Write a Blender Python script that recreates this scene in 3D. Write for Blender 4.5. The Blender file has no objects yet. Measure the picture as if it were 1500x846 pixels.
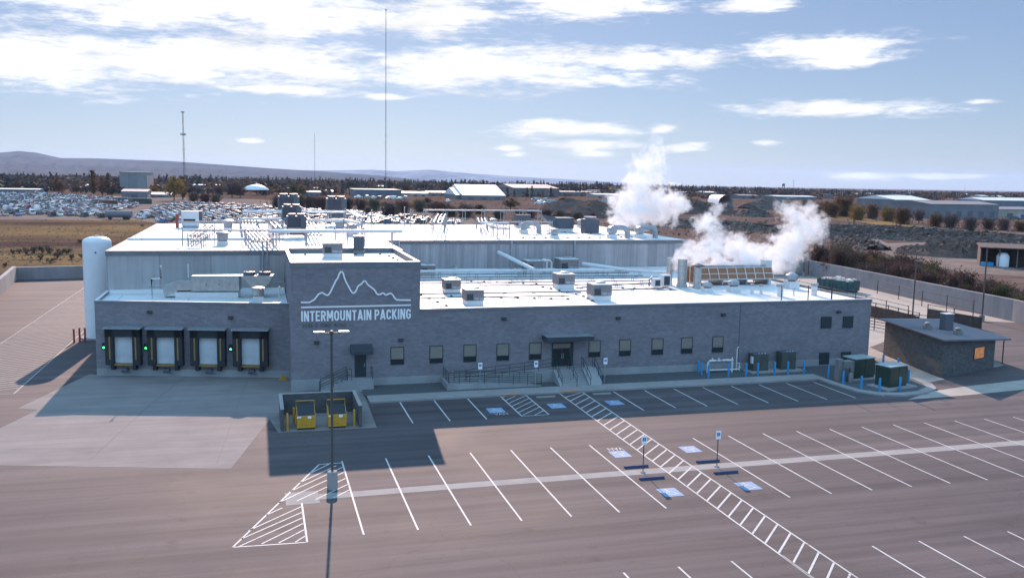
import bpy, math, random
import numpy as np
from mathutils import Vector, Matrix
random.seed(7); NR = np.random.RandomState(11)
R = math.radians
scene = bpy.context.scene

# ------------------------------------------------------------------ camera
F, YAW, PITCH, ROLL, CAMZ = 1334.13, 0.274568, 0.123197, 0.018268, 17.888
fw = Vector((math.sin(YAW)*math.cos(PITCH), math.cos(YAW)*math.cos(PITCH), -math.sin(PITCH)))
rt0 = Vector((math.cos(YAW), -math.sin(YAW), 0)); up0 = rt0.cross(fw)
rt = rt0*math.cos(ROLL) + up0*math.sin(ROLL)
up = up0*math.cos(ROLL) - rt0*math.sin(ROLL)
cam_data = bpy.data.cameras.new("camera")
cam = bpy.data.objects.new("camera", cam_data)
scene.collection.objects.link(cam)
m3 = Matrix((rt, up, -fw)).transposed()
cam.matrix_world = Matrix.Translation((0, 0, CAMZ)) @ m3.to_4x4()
cam_data.sensor_width = 36.0
cam_data.lens = F/1500*36
cam_data.clip_start = 0.5
cam_data.clip_end = 60000
scene.camera = cam

def ray(x, y): return fw + rt*((x-750)/F) + up*((423-y)/F)
def at(x, y, z=0.0):                     # point on the level z seen at a survey pixel
    d = ray(x, y); t = (z-CAMZ)/d.z
    if z == 0.0 and (d.z >= 0 or d.y*t > FALL_Y):         # the valley floor falls away gently beyond FALL_Y
        q = d.z+FALL*d.y
        t = (FALL_Y*FALL-CAMZ)/q if q < 0 else 2600/d.y
        t = min(t, 2600/d.y); return Vector((d.x*t, d.y*t, gz(d.y*t)))
    return Vector((d.x*t, d.y*t, z))
FALL_Y, FALL = 720.0, 0.0072
def gz(Y): return -max(0.0, Y-FALL_Y)*FALL
def onY(x, y, Y):
    d = ray(x, y); t = Y/d.y
    return Vector((d.x*t, Y, CAMZ+d.z*t))

# ------------------------------------------------------------------ world, sun, exposure
SUN_EL, SUN_AZ = R(26.3), R(5.6)         # azimuth from +Y towards +X
world = bpy.data.worlds.new("World"); scene.world = world
world.use_nodes = True
wt = world.node_tree; wt.nodes.clear()
def wn(t, **k):
    n = wt.nodes.new(t)
    for a, v in k.items(): setattr(n, a, v)
    return n
def wlink(a, b): wt.links.new(a, b)
sky = wn('ShaderNodeTexSky', sky_type='NISHITA', sun_disc=False)
geo = wn('ShaderNodeTexCoord')
sep = wn('ShaderNodeSeparateXYZ'); wlink(geo.outputs['Generated'], sep.inputs[0])
sun_lift = wn('ShaderNodeMath', operation='MAXIMUM'); sun_lift.inputs[1].default_value = 0.004; wlink(sep.outputs[2], sun_lift.inputs[0])
skyv = wn('ShaderNodeCombineXYZ'); wlink(sep.outputs[0], skyv.inputs[0]); wlink(sep.outputs[1], skyv.inputs[1]); wlink(sun_lift.outputs[0], skyv.inputs[2])
wlink(skyv.outputs[0], sky.inputs[0])
sky.sun_elevation = SUN_EL; sky.sun_rotation = SUN_AZ
sky.air_density = 1.0; sky.dust_density = 0.65; sky.ozone_density = 1.5; sky.altitude = 1400
SKY_STRENGTH = 0.096
def wmath(op, a, b=None, c=None, clamp=False):
    n = wn('ShaderNodeMath', operation=op, use_clamp=clamp)
    for i, v in enumerate((a, b, c)):
        if v is None: continue
        if isinstance(v, (int, float)): n.inputs[i].default_value = v
        else: wlink(v, n.inputs[i])
    return n.outputs[0]
AZ = wmath('ARCTAN2', sep.outputs[0], sep.outputs[1])
EL = wmath('ARCSINE', sep.outputs[2])
comb = wn('ShaderNodeCombineXYZ')
wlink(AZ, comb.inputs[0]); wlink(wmath('MULTIPLY', EL, 4.6), comb.inputs[1])
noi = wn('ShaderNodeTexNoise'); noi.inputs['Scale'].default_value = 12; noi.inputs['Detail'].default_value = 12
noi.inputs['Roughness'].default_value = 0.68; wlink(comb.outputs[0], noi.inputs['Vector'])
noi2 = wn('ShaderNodeTexNoise'); noi2.inputs['Scale'].default_value = 9; noi2.inputs['Detail'].default_value = 5
noi2.inputs['Distortion'].default_value = 0.4
wlink(comb.outputs[0], noi2.inputs['Vector'])
# cloud banks as (azimuth, elevation, half width, half height) in degrees, read off the sky
def sky_dir(x, y):
    d = ray(x, y).normalized()
    return math.atan2(d.x, d.y), math.asin(d.z)
CLOUDS = [(60, 90, 260, 46), (300, 88, 420, 48), (690, 100, 330, 38), (900, 88, 190, 22), (1200, 73, 150, 24),
          (330, 14, 470, 46), (640, 22, 110, 42), (860, 6, 160, 28), (1100, 6, 70, 14), (430, 132, 120, 11),
          (562, 142, 40, 6), (1215, 160, 170, 15), (825, 190, 115, 17), (865, 211, 95, 11), (870, 226, 65, 7),
          (978, 188, 30, 9), (1003, 216, 42, 8), (745, 217, 28, 7), (365, 206, 22, 5), (1262, 258, 60, 9),
          (1390, 258, 70, 5), (1120, 210, 25, 5), (1440, 148, 30, 5), (755, 226, 20, 5), (1240, 90, 60, 10)]
best = None
for (cx, cy, hw, hh) in CLOUDS:
    a, e = sky_dir(cx, cy)
    dx = wmath('MULTIPLY', wmath('SUBTRACT', AZ, a), F/hw)
    dy = wmath('MULTIPLY', wmath('SUBTRACT', wmath('SUBTRACT', EL, e), wmath('MULTIPLY', wmath('SUBTRACT', AZ, a), 0.015)), F/hh)
    r2 = wmath('ADD', wmath('MULTIPLY', dx, dx), wmath('MULTIPLY', dy, dy))
    v = wmath('SUBTRACT', 1.0, wmath('SQRT', r2))
    best = v if best is None else wmath('MAXIMUM', best, v)
best = wmath('MAXIMUM', best, -1.2)
noi3 = wn('ShaderNodeTexNoise'); noi3.inputs['Scale'].default_value = 55; noi3.inputs['Detail'].default_value = 8; noi3.inputs['Roughness'].default_value = 0.6
wlink(comb.outputs[0], noi3.inputs['Vector'])
dens = wmath('ADD', best, wmath('ADD', wmath('MULTIPLY', wmath('SUBTRACT', noi.outputs['Fac'], 0.475), 2.7), wmath('MULTIPLY', wmath('SUBTRACT', noi3.outputs['Fac'], 0.5), 0.85)))
mr = wn('ShaderNodeMapRange', interpolation_type='SMOOTHSTEP'); mr.inputs[1].default_value = 0.0; mr.inputs[2].default_value = 0.85
wlink(dens, mr.inputs[0])
tone = wn('ShaderNodeMapRange'); tone.inputs[1].default_value = 0.3; tone.inputs[2].default_value = 0.62
tone.inputs[3].default_value = 0.84; tone.inputs[4].default_value = 1.08
wlink(noi2.outputs['Fac'], tone.inputs[0])
ccol = wn('ShaderNodeMix', data_type='RGBA'); ccol.inputs[6].default_value = (0.80, 0.82, 0.92, 1); ccol.inputs[7].default_value = (1, 0.99, 0.97, 1)
wlink(mr.outputs[0], ccol.inputs[0])
bg_sky = wn('ShaderNodeBackground'); bg_sky.inputs[1].default_value = SKY_STRENGTH
gam = wn('ShaderNodeGamma'); gam.inputs[1].default_value = 0.6; wlink(sky.outputs[0], gam.inputs[0])   # softens the glare round the sun
tint = wn('ShaderNodeMix', data_type='RGBA', blend_type='MULTIPLY'); tint.inputs[0].default_value = 1; tint.inputs[7].default_value = (0.685, 0.79, 1.0, 1)
wlink(gam.outputs[0], tint.inputs[6]); wlink(tint.outputs[2], bg_sky.inputs[0])
bg_cloud = wn('ShaderNodeBackground'); wlink(ccol.outputs[2], bg_cloud.inputs[0])
CLOUD_STRENGTH = 0.58; FILL_STRENGTH = 1.02
wlink(wmath('MULTIPLY', tone.outputs[0], CLOUD_STRENGTH), bg_cloud.inputs[1])
mixw = wn('ShaderNodeMixShader'); wlink(mr.outputs[0], mixw.inputs[0]); wlink(bg_sky.outputs[0], mixw.inputs[1]); wlink(bg_cloud.outputs[0], mixw.inputs[2])
# bluish fill glow added overhead and behind the camera to lift the shaded sides
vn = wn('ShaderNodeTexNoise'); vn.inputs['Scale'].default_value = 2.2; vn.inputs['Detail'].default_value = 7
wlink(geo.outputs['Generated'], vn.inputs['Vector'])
fill_mask = wn('ShaderNodeMapRange'); fill_mask.inputs[1].default_value = 0.30; fill_mask.inputs[2].default_value = 0.62; wlink(vn.outputs['Fac'], fill_mask.inputs[0])
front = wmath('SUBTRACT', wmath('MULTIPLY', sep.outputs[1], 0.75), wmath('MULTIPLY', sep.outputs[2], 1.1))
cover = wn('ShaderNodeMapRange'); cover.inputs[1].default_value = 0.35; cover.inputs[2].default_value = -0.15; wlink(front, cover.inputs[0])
bg_fill = wn('ShaderNodeBackground'); bg_fill.inputs[0].default_value = (0.32, 0.63, 1.0, 1); bg_fill.inputs[1].default_value = FILL_STRENGTH
mixv = wn('ShaderNodeMixShader'); wlink(wmath('MULTIPLY', fill_mask.outputs[0], cover.outputs[0], clamp=True), mixv.inputs[0])
wlink(mixw.outputs[0], mixv.inputs[1]); wlink(bg_fill.outputs[0], mixv.inputs[2])
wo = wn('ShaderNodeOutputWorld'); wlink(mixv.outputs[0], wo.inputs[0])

sun_d = bpy.data.lights.new("sun", 'SUN'); sun_d.energy = 3.75; sun_d.angle = R(0.53); sun_d.color = (1, 0.73, 0.60)
sun = bpy.data.objects.new("sun", sun_d); scene.collection.objects.link(sun)
sdir = Vector((math.sin(SUN_AZ)*math.cos(SUN_EL), math.cos(SUN_AZ)*math.cos(SUN_EL), math.sin(SUN_EL)))
sun.rotation_euler = sdir.to_track_quat('Z', 'Y').to_euler()
vs = scene.view_settings
vs.view_transform = 'Standard'; vs.look = 'None'; vs.gamma = 1; vs.use_curve_mapping = False
vs.exposure = 1.0
scene.cycles.use_denoising = True
scene.cycles.max_bounces = 6; scene.cycles.diffuse_bounces = 3; scene.cycles.glossy_bounces = 2
scene.cycles.transmission_bounces = 3; scene.cycles.volume_bounces = 4; scene.cycles.transparent_max_bounces = 12
scene.cycles.sample_clamp_indirect = 6
scene.cycles.volume_max_steps = 400
scene.cycles.volume_step_rate = 0.35; scene.cycles.volume_preview_step_rate = 0.35

# ------------------------------------------------------------------ materials
def nt(name):
    m = bpy.data.materials.new(name); m.use_nodes = True
    t = m.node_tree; b = t.nodes['Principled BSDF']
    return m, t, b
def node(t, typ, **k):
    n = t.nodes.new(typ)
    for a, v in k.items(): setattr(n, a, v)
    return n
def nmath(t, op, a, b=None, clamp=False):
    n = node(t, 'ShaderNodeMath', operation=op, use_clamp=clamp)
    for i, v in enumerate((a, b)):
        if v is None: continue
        if isinstance(v, (int, float)): n.inputs[i].default_value = v
        else: t.links.new(v, n.inputs[i])
    return n.outputs[0]
def coords(t, scale=(1, 1, 1), kind='Object'):
    tc = node(t, 'ShaderNodeTexCoord'); mp = node(t, 'ShaderNodeMapping')
    mp.inputs['Scale'].default_value = scale
    t.links.new(tc.outputs[kind], mp.inputs[0]); return mp.outputs[0]
def noise(t, vec, scale, detail=4, rough=0.55):
    n = node(t, 'ShaderNodeTexNoise'); n.inputs['Scale'].default_value = scale
    n.inputs['Detail'].default_value = detail; n.inputs['Roughness'].default_value = rough
    t.links.new(vec, n.inputs['Vector']); return n.outputs['Fac']
def ramp(t, fac, lo, hi, c0, c1):
    mr = node(t, 'ShaderNodeMapRange'); mr.inputs[1].default_value = lo; mr.inputs[2].default_value = hi
    t.links.new(fac, mr.inputs[0])
    mx = node(t, 'ShaderNodeMix', data_type='RGBA')
    for i, c in ((6, c0), (7, c1)):
        if hasattr(c, 'is_output'): t.links.new(c, mx.inputs[i])
        else: mx.inputs[i].default_value = (*c[:3], 1)
    t.links.new(mr.outputs[0], mx.inputs[0]); return mx.outputs[2]
def mul(t, col, fac, lo, hi, a, b):          # multiply a colour by a range
    mr = node(t, 'ShaderNodeMapRange'); mr.inputs[1].default_value = lo; mr.inputs[2].default_value = hi
    mr.inputs[3].default_value = a; mr.inputs[4].default_value = b
    t.links.new(fac, mr.inputs[0])
    vm = node(t, 'ShaderNodeVectorMath', operation='SCALE')
    t.links.new(col, vm.inputs[0]); t.links.new(mr.outputs[0], vm.inputs['Scale']); return vm.outputs[0]
def sc(c, k): return tuple(x*k for x in c)
def pmat(name, col, rough=0.6, metal=0.0, var=0.12, scale=1.5, stretch=(1, 1, 1), bump=0.0, spec=0.5):
    m, t, b = nt(name)
    v = coords(t, stretch)
    f = noise(t, v, scale, 5)
    c = ramp(t, f, 0.3, 0.7, sc(col, 1-var), sc(col, 1+var))
    t.links.new(c, b.inputs['Base Color'])
    b.inputs['Roughness'].default_value = rough; b.inputs['Metallic'].default_value = metal
    b.inputs['Specular IOR Level'].default_value = spec
    if bump:
        bp = node(t, 'ShaderNodeBump'); bp.inputs['Strength'].default_value = bump; bp.inputs['Distance'].default_value = 0.02
        t.links.new(noise(t, v, scale*12, 3), bp.inputs['Height']); t.links.new(bp.outputs[0], b.inputs['Normal'])
    return m

def asphalt_mat():
    m, t, b = nt("asphalt")
    v = coords(t)
    streak = noise(t, coords(t, (0.035, 0.55, 1)), 1.0, 6, 0.6)
    track = noise(t, coords(t, (0.02, 1.3, 1)), 1.0, 3, 0.5)
    blot = noise(t, v, 0.11, 5, 0.6)
    fine = noise(t, v, 9, 3, 0.7)
    stain = noise(t, v, 0.55, 4, 0.7)
    c = ramp(t, streak, 0.30, 0.70, (0.060, 0.046, 0.047), (0.112, 0.085, 0.084))
    c = mul(t, c, track, 0.35, 0.65, 0.84, 1.14)
    c = mul(t, c, blot, 0.3, 0.7, 0.82, 1.18)
    c = mul(t, c, fine, 0.3, 0.7, 0.90, 1.10)
    c = mul(t, c, stain, 0.60, 0.76, 1.0, 0.70)
    oil = node(t, 'ShaderNodeTexVoronoi'); oil.inputs['Scale'].default_value = 0.33; t.links.new(v, oil.inputs['Vector'])
    c = mul(t, c, oil.outputs['Distance'], 0.05, 0.14, 0.80, 1.0)
    dust = noise(t, coords(t, (0.5, 0.9, 1)), 0.42, 6, 0.75)
    c = ramp(t, dust, 0.66, 0.80, c, (0.15, 0.125, 0.115))
    crk = node(t, 'ShaderNodeTexVoronoi', feature='DISTANCE_TO_EDGE'); crk.inputs['Scale'].default_value = 0.085
    wv = node(t, 'ShaderNodeVectorMath', operation='ADD'); nv = node(t, 'ShaderNodeTexNoise'); nv.inputs['Scale'].default_value = 0.5; nv.inputs['Detail'].default_value = 6; t.links.new(v, nv.inputs['Vector'])
    sv = node(t, 'ShaderNodeVectorMath', operation='SCALE'); sv.inputs['Scale'].default_value = 2.2; t.links.new(nv.outputs['Color'], sv.inputs[0]); t.links.new(v, wv.inputs[0]); t.links.new(sv.outputs[0], wv.inputs[1]); t.links.new(wv.outputs[0], crk.inputs['Vector'])
    c = mul(t, c, crk.outputs['Distance'], 0.001, 0.004, 0.86, 1.0)
    t.links.new(c, b.inputs['Base Color'])
    rr = node(t, 'ShaderNodeMapRange'); rr.inputs[1].default_value = .3; rr.inputs[2].default_value = .7; rr.inputs[3].default_value = .77; rr.inputs[4].default_value = .88
    t.links.new(blot, rr.inputs[0]); t.links.new(rr.outputs[0], b.inputs['Roughness'])
    b.inputs['Specular IOR Level'].default_value = 0.30
    bp = node(t, 'ShaderNodeBump'); bp.inputs['Strength'].default_value = 0.3; bp.inputs['Distance'].default_value = 0.01
    t.links.new(noise(t, v, 25, 2), bp.inputs['Height']); t.links.new(bp.outputs[0], b.inputs['Normal'])
    return m
def worn_paint(name, col, under=(0.10, 0.085, 0.085)):
    m, t, b = nt(name); v = coords(t)
    c = ramp(t, noise(t, v, 1.6, 7, 0.8), 0.55, 0.70, col, under)
    c = mul(t, c, noise(t, v, 0.4, 4, 0.6), 0.3, 0.7, 0.84, 1.08)
    t.links.new(c, b.inputs['Base Color']); b.inputs['Roughness'].default_value = 0.75
    return m
def concrete_mat(name, col, streaks=(0.06, 0.8, 1), amt=0.14):
    m, t, b = nt(name)
    v = coords(t)
    c = ramp(t, noise(t, coords(t, streaks), 1.2, 6, 0.65), 0.3, 0.7, sc(col, 1-amt), sc(col, 1+amt))
    c = mul(t, c, noise(t, v, 0.35, 5, 0.6), 0.3, 0.7, 0.9, 1.1)
    c = mul(t, c, noise(t, v, 1.1, 5, 0.75), 0.6, 0.78, 1.0, 0.78)
    t.links.new(c, b.inputs['Base Color']); b.inputs['Roughness'].default_value = 0.92
    b.inputs['Specular IOR Level'].default_value = 0.2
    return m
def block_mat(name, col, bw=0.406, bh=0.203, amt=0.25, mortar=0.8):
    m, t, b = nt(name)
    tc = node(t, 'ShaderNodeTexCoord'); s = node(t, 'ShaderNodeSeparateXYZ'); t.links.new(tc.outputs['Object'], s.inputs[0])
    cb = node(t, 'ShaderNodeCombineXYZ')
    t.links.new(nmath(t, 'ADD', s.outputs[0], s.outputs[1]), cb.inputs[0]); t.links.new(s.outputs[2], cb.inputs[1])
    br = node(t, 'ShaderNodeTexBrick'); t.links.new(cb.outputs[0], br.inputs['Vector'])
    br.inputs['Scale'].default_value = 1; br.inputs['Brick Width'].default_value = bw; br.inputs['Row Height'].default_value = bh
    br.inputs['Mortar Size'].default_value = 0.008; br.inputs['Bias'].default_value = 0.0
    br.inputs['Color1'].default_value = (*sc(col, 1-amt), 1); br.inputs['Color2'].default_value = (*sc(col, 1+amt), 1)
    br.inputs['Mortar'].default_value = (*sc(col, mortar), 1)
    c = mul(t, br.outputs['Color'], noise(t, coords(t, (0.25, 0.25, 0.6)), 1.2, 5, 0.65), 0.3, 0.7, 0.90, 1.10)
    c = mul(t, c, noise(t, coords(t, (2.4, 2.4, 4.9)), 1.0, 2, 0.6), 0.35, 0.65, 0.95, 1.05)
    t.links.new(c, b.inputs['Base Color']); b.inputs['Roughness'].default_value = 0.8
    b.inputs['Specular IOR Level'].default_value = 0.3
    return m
def panel_mat(name, col, pw=1.15, amt=0.10):
    m, t, b = nt(name)
    tc = node(t, 'ShaderNodeTexCoord'); s = node(t, 'ShaderNodeSeparateXYZ'); t.links.new(tc.outputs['Object'], s.inputs[0])
    u = nmath(t, 'ADD', s.outputs[0], s.outputs[1])
    cell = nmath(t, 'FLOOR', nmath(t, 'DIVIDE', u, pw))
    wn_ = node(t, 'ShaderNodeTexWhiteNoise', noise_dimensions='1D'); t.links.new(cell, wn_.inputs['W'])
    c = ramp(t, noise(t, coords(t, (2.2, 2.2, 0.09)), 1.0, 6, 0.7), 0.28, 0.72, sc(col, 1-amt*1.9), sc(col, 1+amt*1.6))
    c = mul(t, c, wn_.outputs['Value'], 0, 1, 1-amt, 1+amt)
    c = mul(t, c, noise(t, coords(t), 0.25, 5, 0.6), 0.3, 0.7, 0.85, 1.1)
    frac = nmath(t, 'FRACT', nmath(t, 'DIVIDE', u, pw))
    seam = nmath(t, 'LESS_THAN', frac, 0.03)
    c = mul(t, c, seam, 0, 1, 1.0, 0.72)
    t.links.new(c, b.inputs['Base Color']); b.inputs['Roughness'].default_value = 0.55
    return m
def foliage_mat(name, c0, c1, trans=0.3):
    m, t, b = nt(name)
    g = node(t, 'ShaderNodeNewGeometry'); oi = node(t, 'ShaderNodeObjectInfo')
    c = ramp(t, g.outputs['Random Per Island'], 0, 1, c0, c1)
    c = mul(t, c, oi.outputs['Random'], 0, 1, 0.75, 1.25)
    t.links.new(c, b.inputs['Base Color']); b.inputs['Roughness'].default_value = 0.8
    b.inputs['Specular IOR Level'].default_value = 0.15
    tr = node(t, 'ShaderNodeBsdfTranslucent'); t.links.new(c, tr.inputs[0])
    mx = node(t, 'ShaderNodeMixShader'); mx.inputs[0].default_value = trans
    out = t.nodes['Material Output']
    t.links.new(b.outputs[0], mx.inputs[1]); t.links.new(tr.outputs[0], mx.inputs[2]); t.links.new(mx.outputs[0], out.inputs[0])
    return m
def ground_mat(name, ca, cb, cc, s1=0.02, s2=0.25, stretch=(0.5, 1, 1), lim=(0.5, 0.72)):
    m, t, b = nt(name)
    c = ramp(t, noise(t, coords(t, stretch), s1, 7, 0.65), 0.36, 0.64, ca, cb)
    c = ramp(t, noise(t, coords(t, stretch), s2, 6, 0.7), lim[0], lim[1], c, cc)
    c = mul(t, c, noise(t, coords(t), s2*6, 4, 0.7), 0.3, 0.7, 0.8, 1.2)
    t.links.new(c, b.inputs['Base Color']); b.inputs['Roughness'].default_value = 0.95
    b.inputs['Specular IOR Level'].default_value = 0.0
    return m

MT = {}
MT['asphalt'] = asphalt_mat()
MT['apron'] = concrete_mat("apron_concrete", (0.225, 0.19, 0.175))
MT['concrete'] = concrete_mat("pale_concrete", (0.30, 0.265, 0.245), (1, 1, 1), 0.09)
MT['concrete_wall'] = concrete_mat("wall_concrete", (0.31, 0.29, 0.28), (0.5, 0.5, 0.1), 0.13)
MT['precast'] = concrete_mat("precast_wall", (0.28, 0.245, 0.24), (0.6, 0.6, 0.12), 0.14)
MT['joint'] = pmat("joint", (0.16, 0.14, 0.13), 0.9)
MT['paint'] = worn_paint("white_paint", (0.54, 0.50, 0.47))
MT['bluepaint'] = worn_paint("blue_paint", (0.20, 0.29, 0.43))
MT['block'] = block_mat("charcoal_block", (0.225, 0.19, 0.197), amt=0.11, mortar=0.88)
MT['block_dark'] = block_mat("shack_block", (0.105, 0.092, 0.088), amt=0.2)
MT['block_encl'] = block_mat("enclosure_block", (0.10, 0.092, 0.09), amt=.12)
MT['panel'] = panel_mat("metal_wall_panel", (0.40, 0.345, 0.34), 1.15, 0.17)
MT['freezer'] = panel_mat("freezer_wall_panel", (0.41, 0.352, 0.335), 4.6, 0.07)
def membrane():
    m, t, b = nt("white_membrane"); v = coords(t)
    br = node(t, 'ShaderNodeTexBrick'); t.links.new(v, br.inputs['Vector']); br.inputs['Scale'].default_value = 1; br.inputs['Brick Width'].default_value = 12; br.inputs['Row Height'].default_value = 3.0; br.inputs['Mortar Size'].default_value = .05
    br.inputs['Color1'].default_value = (.68, .64, .61, 1); br.inputs['Color2'].default_value = (.72, .68, .65, 1); br.inputs['Mortar'].default_value = (.46, .45, .44, 1)
    c = mul(t, br.outputs['Color'], noise(t, v, .22, 6, .7), .5, .75, 1.0, .74)
    c = mul(t, c, noise(t, v, 2.0, 4, .7), .62, .78, 1.0, .8)
    t.links.new(c, b.inputs['Base Color']); b.inputs['Roughness'].default_value = .6; b.inputs['Specular IOR Level'].default_value = .3
    return m
MT['roof'] = membrane()
MT['coping'] = pmat("grey_coping", (0.17, 0.16, 0.165), 0.5)
MT['white'] = pmat("white_metal", (0.68, 0.63, 0.60), 0.4, var=0.05)
MT['steel'] = pmat("galvanised", (0.36, 0.36, 0.37), 0.42, 0.5, var=0.2, scale=3)
MT['stainless'] = pmat("stainless", (0.46, 0.44, 0.41), 0.35, 0.6, var=0.15, scale=2)
MT['greybox'] = pmat("unit_grey", (0.21, 0.185, 0.175), 0.6, 0.1, var=0.15, scale=3)
MT['darkgrey'] = pmat("dark_grey_metal", (0.10, 0.105, 0.12), 0.5, 0.2, var=0.15)
MT['slate'] = pmat("slate_metal", (0.085, 0.09, 0.105), 0.55, 0.05, var=0.1)
MT['black'] = pmat("black_rubber", (0.022, 0.022, 0.025), 0.7)
MT['coil'] = pmat("coil_dark", (0.055, 0.05, 0.06), 0.7, var=0.4, scale=8)
MT['frame'] = pmat("dark_frame", (0.03, 0.03, 0.035), 0.45)
MT['rail'] = pmat("black_rail", (0.035, 0.036, 0.042), 0.5)
MT['yellow'] = pmat("safety_yellow", (0.56, 0.27, 0.02), 0.55, var=0.2, scale=4)
MT['amber'] = pmat("amber_strip", (0.30, 0.16, 0.035), 0.6)
MT['blue'] = pmat("bollard_blue", (0.02, 0.23, 0.46), 0.5, var=0.1)
MT['navy'] = pmat("navy_stop", (0.015, 0.028, 0.10), 0.35, var=0.15)
MT['red'] = pmat("red_paint", (0.36, 0.045, 0.035), 0.55, var=0.15)
MT['green'] = pmat("transformer_green", (0.030, 0.045, 0.030), 0.35, var=0.2)
MT['olive'] = pmat("olive_cabinet", (0.075, 0.075, 0.062), 0.5, var=0.2)
MT['brown_fill'] = pmat("brown_louver", (0.33, 0.135, 0.06), 0.75, var=0.3, scale=4, stretch=(1, 1, 6))
MT['teal'] = pmat("teal_steel", (0.035, 0.085, 0.09), 0.6, var=0.25, scale=2)
MT['debris'] = pmat("pale_debris", (0.62, 0.55, 0.48), 0.9, var=0.4, scale=3)
MT['gravel'] = pmat("dark_gravel", (0.085, 0.083, 0.082), 0.95, var=0.3, scale=9, bump=0.5)
MT['sandroad'] = concrete_mat("sand_lane", (0.36, 0.305, 0.26), (0.4, 0.8, 1), 0.14)
MT['pole'] = pmat("bronze_pole", (0.075, 0.062, 0.055), 0.5)
MT['tank'] = pmat("white_tank", (0.76, 0.70, 0.68), 0.35, var=0.04)
MT['door'] = pmat("dock_door_panel", (0.55, 0.54, 0.54), 0.5, var=0.16, scale=0.9)
MT['doordark'] = pmat("dark_door", (0.025, 0.03, 0.032), 0.4)
MT['awning'] = pmat("dark_awning", (0.045, 0.045, 0.055), 0.6)
MT['louver'] = pmat("dark_louver", (0.03, 0.034, 0.04), 0.6, var=0.3, scale=2, stretch=(0.1, 0.1, 14))
MT['letter'] = pmat("sign_white", (0.95, 0.86, 0.82), 0.4, var=0.02)
MT['address'] = pmat("dark_letter", (0.075, 0.075, 0.085), 0.6, var=0.02)
MT['tactile'] = pmat("orange_tactile", (0.46, 0.22, 0.13), 0.85, var=0.1)
MT['standing'] = pmat("slate_roof_metal", (0.13, 0.13, 0.145), 0.42, 0.3, var=0.12, scale=1)
MT['glow_glass'] = pmat("painted_orange_glow", (0.80, 0.27, 0.09), 0.3, 0.1, var=0.5, scale=4)
MT['glow_glass'].node_tree.nodes['Principled BSDF'].inputs['Emission Color'].default_value = (1, .30, .08, 1); MT['glow_glass'].node_tree.nodes['Principled BSDF'].inputs['Emission Strength'].default_value = .08  # orange light painted into the pane's colour, plus a faint added glow
MT['wood'] = pmat("bark", (0.085, 0.062, 0.05), 0.9, var=0.3, scale=4)
MT['rust'] = pmat("rust_brown", (0.075, 0.046, 0.038), 0.8, var=0.3)
MT['rubble'] = ground_mat("rubble", (0.095, 0.068, 0.058), (0.17, 0.125, 0.105), (0.05, 0.037, 0.033), 0.6, 1.6)
MT['rock'] = pmat('pale_rock', (.20, .17, .155), .9, var=.3, scale=.6, spec=.1)
MT['dirt'] = ground_mat("brown_dirt", (0.165, 0.110, 0.090), (0.110, 0.072, 0.060), (0.055, 0.040, 0.036), 0.03, 0.2)
MT['field'] = ground_mat("dry_field", (0.20, 0.130, 0.066), (0.085, 0.052, 0.043), (0.048, 0.035, 0.030), 0.022, 0.12, (0.45, 1.3, 1), (0.56, 0.74))
MT['plain'] = ground_mat("brown_plain", (0.165, 0.098, 0.066), (0.105, 0.064, 0.050), (0.050, 0.036, 0.032), 0.012, 0.05, (0.5, 1.2, 1))
MT['yard'] = ground_mat("yard_gravel", (0.25, 0.19, 0.16), (0.18, 0.135, 0.115), (0.11, 0.085, 0.074), 0.05, 0.3)
MT['hill'] = ground_mat("hill_grass", (0.11, 0.08, 0.065), (0.035, 0.034, 0.036), (0.022, 0.023, 0.027), 0.0009, 0.004, (0.5, 1.6, 6))
MT['snow'] = ground_mat("snowy_ridge", (0.30, 0.30, 0.33), (0.04, 0.042, 0.055), (0.02, 0.022, 0.03), 0.0014, 0.003, (1, 1, 1))

def glass_mat(name, col, rough=0.04):
    m, t, b = nt(name)
    b.inputs['Base Color'].default_value = (*col, 1); b.inputs['Roughness'].default_value = rough
    b.inputs['Specular IOR Level'].default_value = 0.4; b.inputs['Metallic'].default_value = 0.0
    return m
MT['glass'] = glass_mat("window_glass", (0.030, 0.034, 0.036))
MT['blind'] = pmat("cream_blind", (0.24, 0.20, 0.16), 0.35, var=0.12, scale=3, stretch=(0.3, 0.3, 6))
def emit_mat(name, col, s):
    m, t, b = nt(name); b.inputs['Base Color'].default_value = (*col, 1)
    b.inputs['Emission Color'].default_value = (*col, 1); b.inputs['Emission Strength'].default_value = s
    return m
MT['greenlamp'] = emit_mat("green_signal", (0.06, 1.0, 0.25), 2.2)
def carpaint():
    m, t, b = nt("car_paint")
    oi = node(t, 'ShaderNodeObjectInfo'); t.links.new(oi.outputs['Color'], b.inputs['Base Color'])
    b.inputs['Roughness'].default_value = 0.42; b.inputs['Metallic'].default_value = 0.0
    b.inputs['Coat Weight'].default_value = 0.15
    return m
MT['car'] = carpaint()
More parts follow.
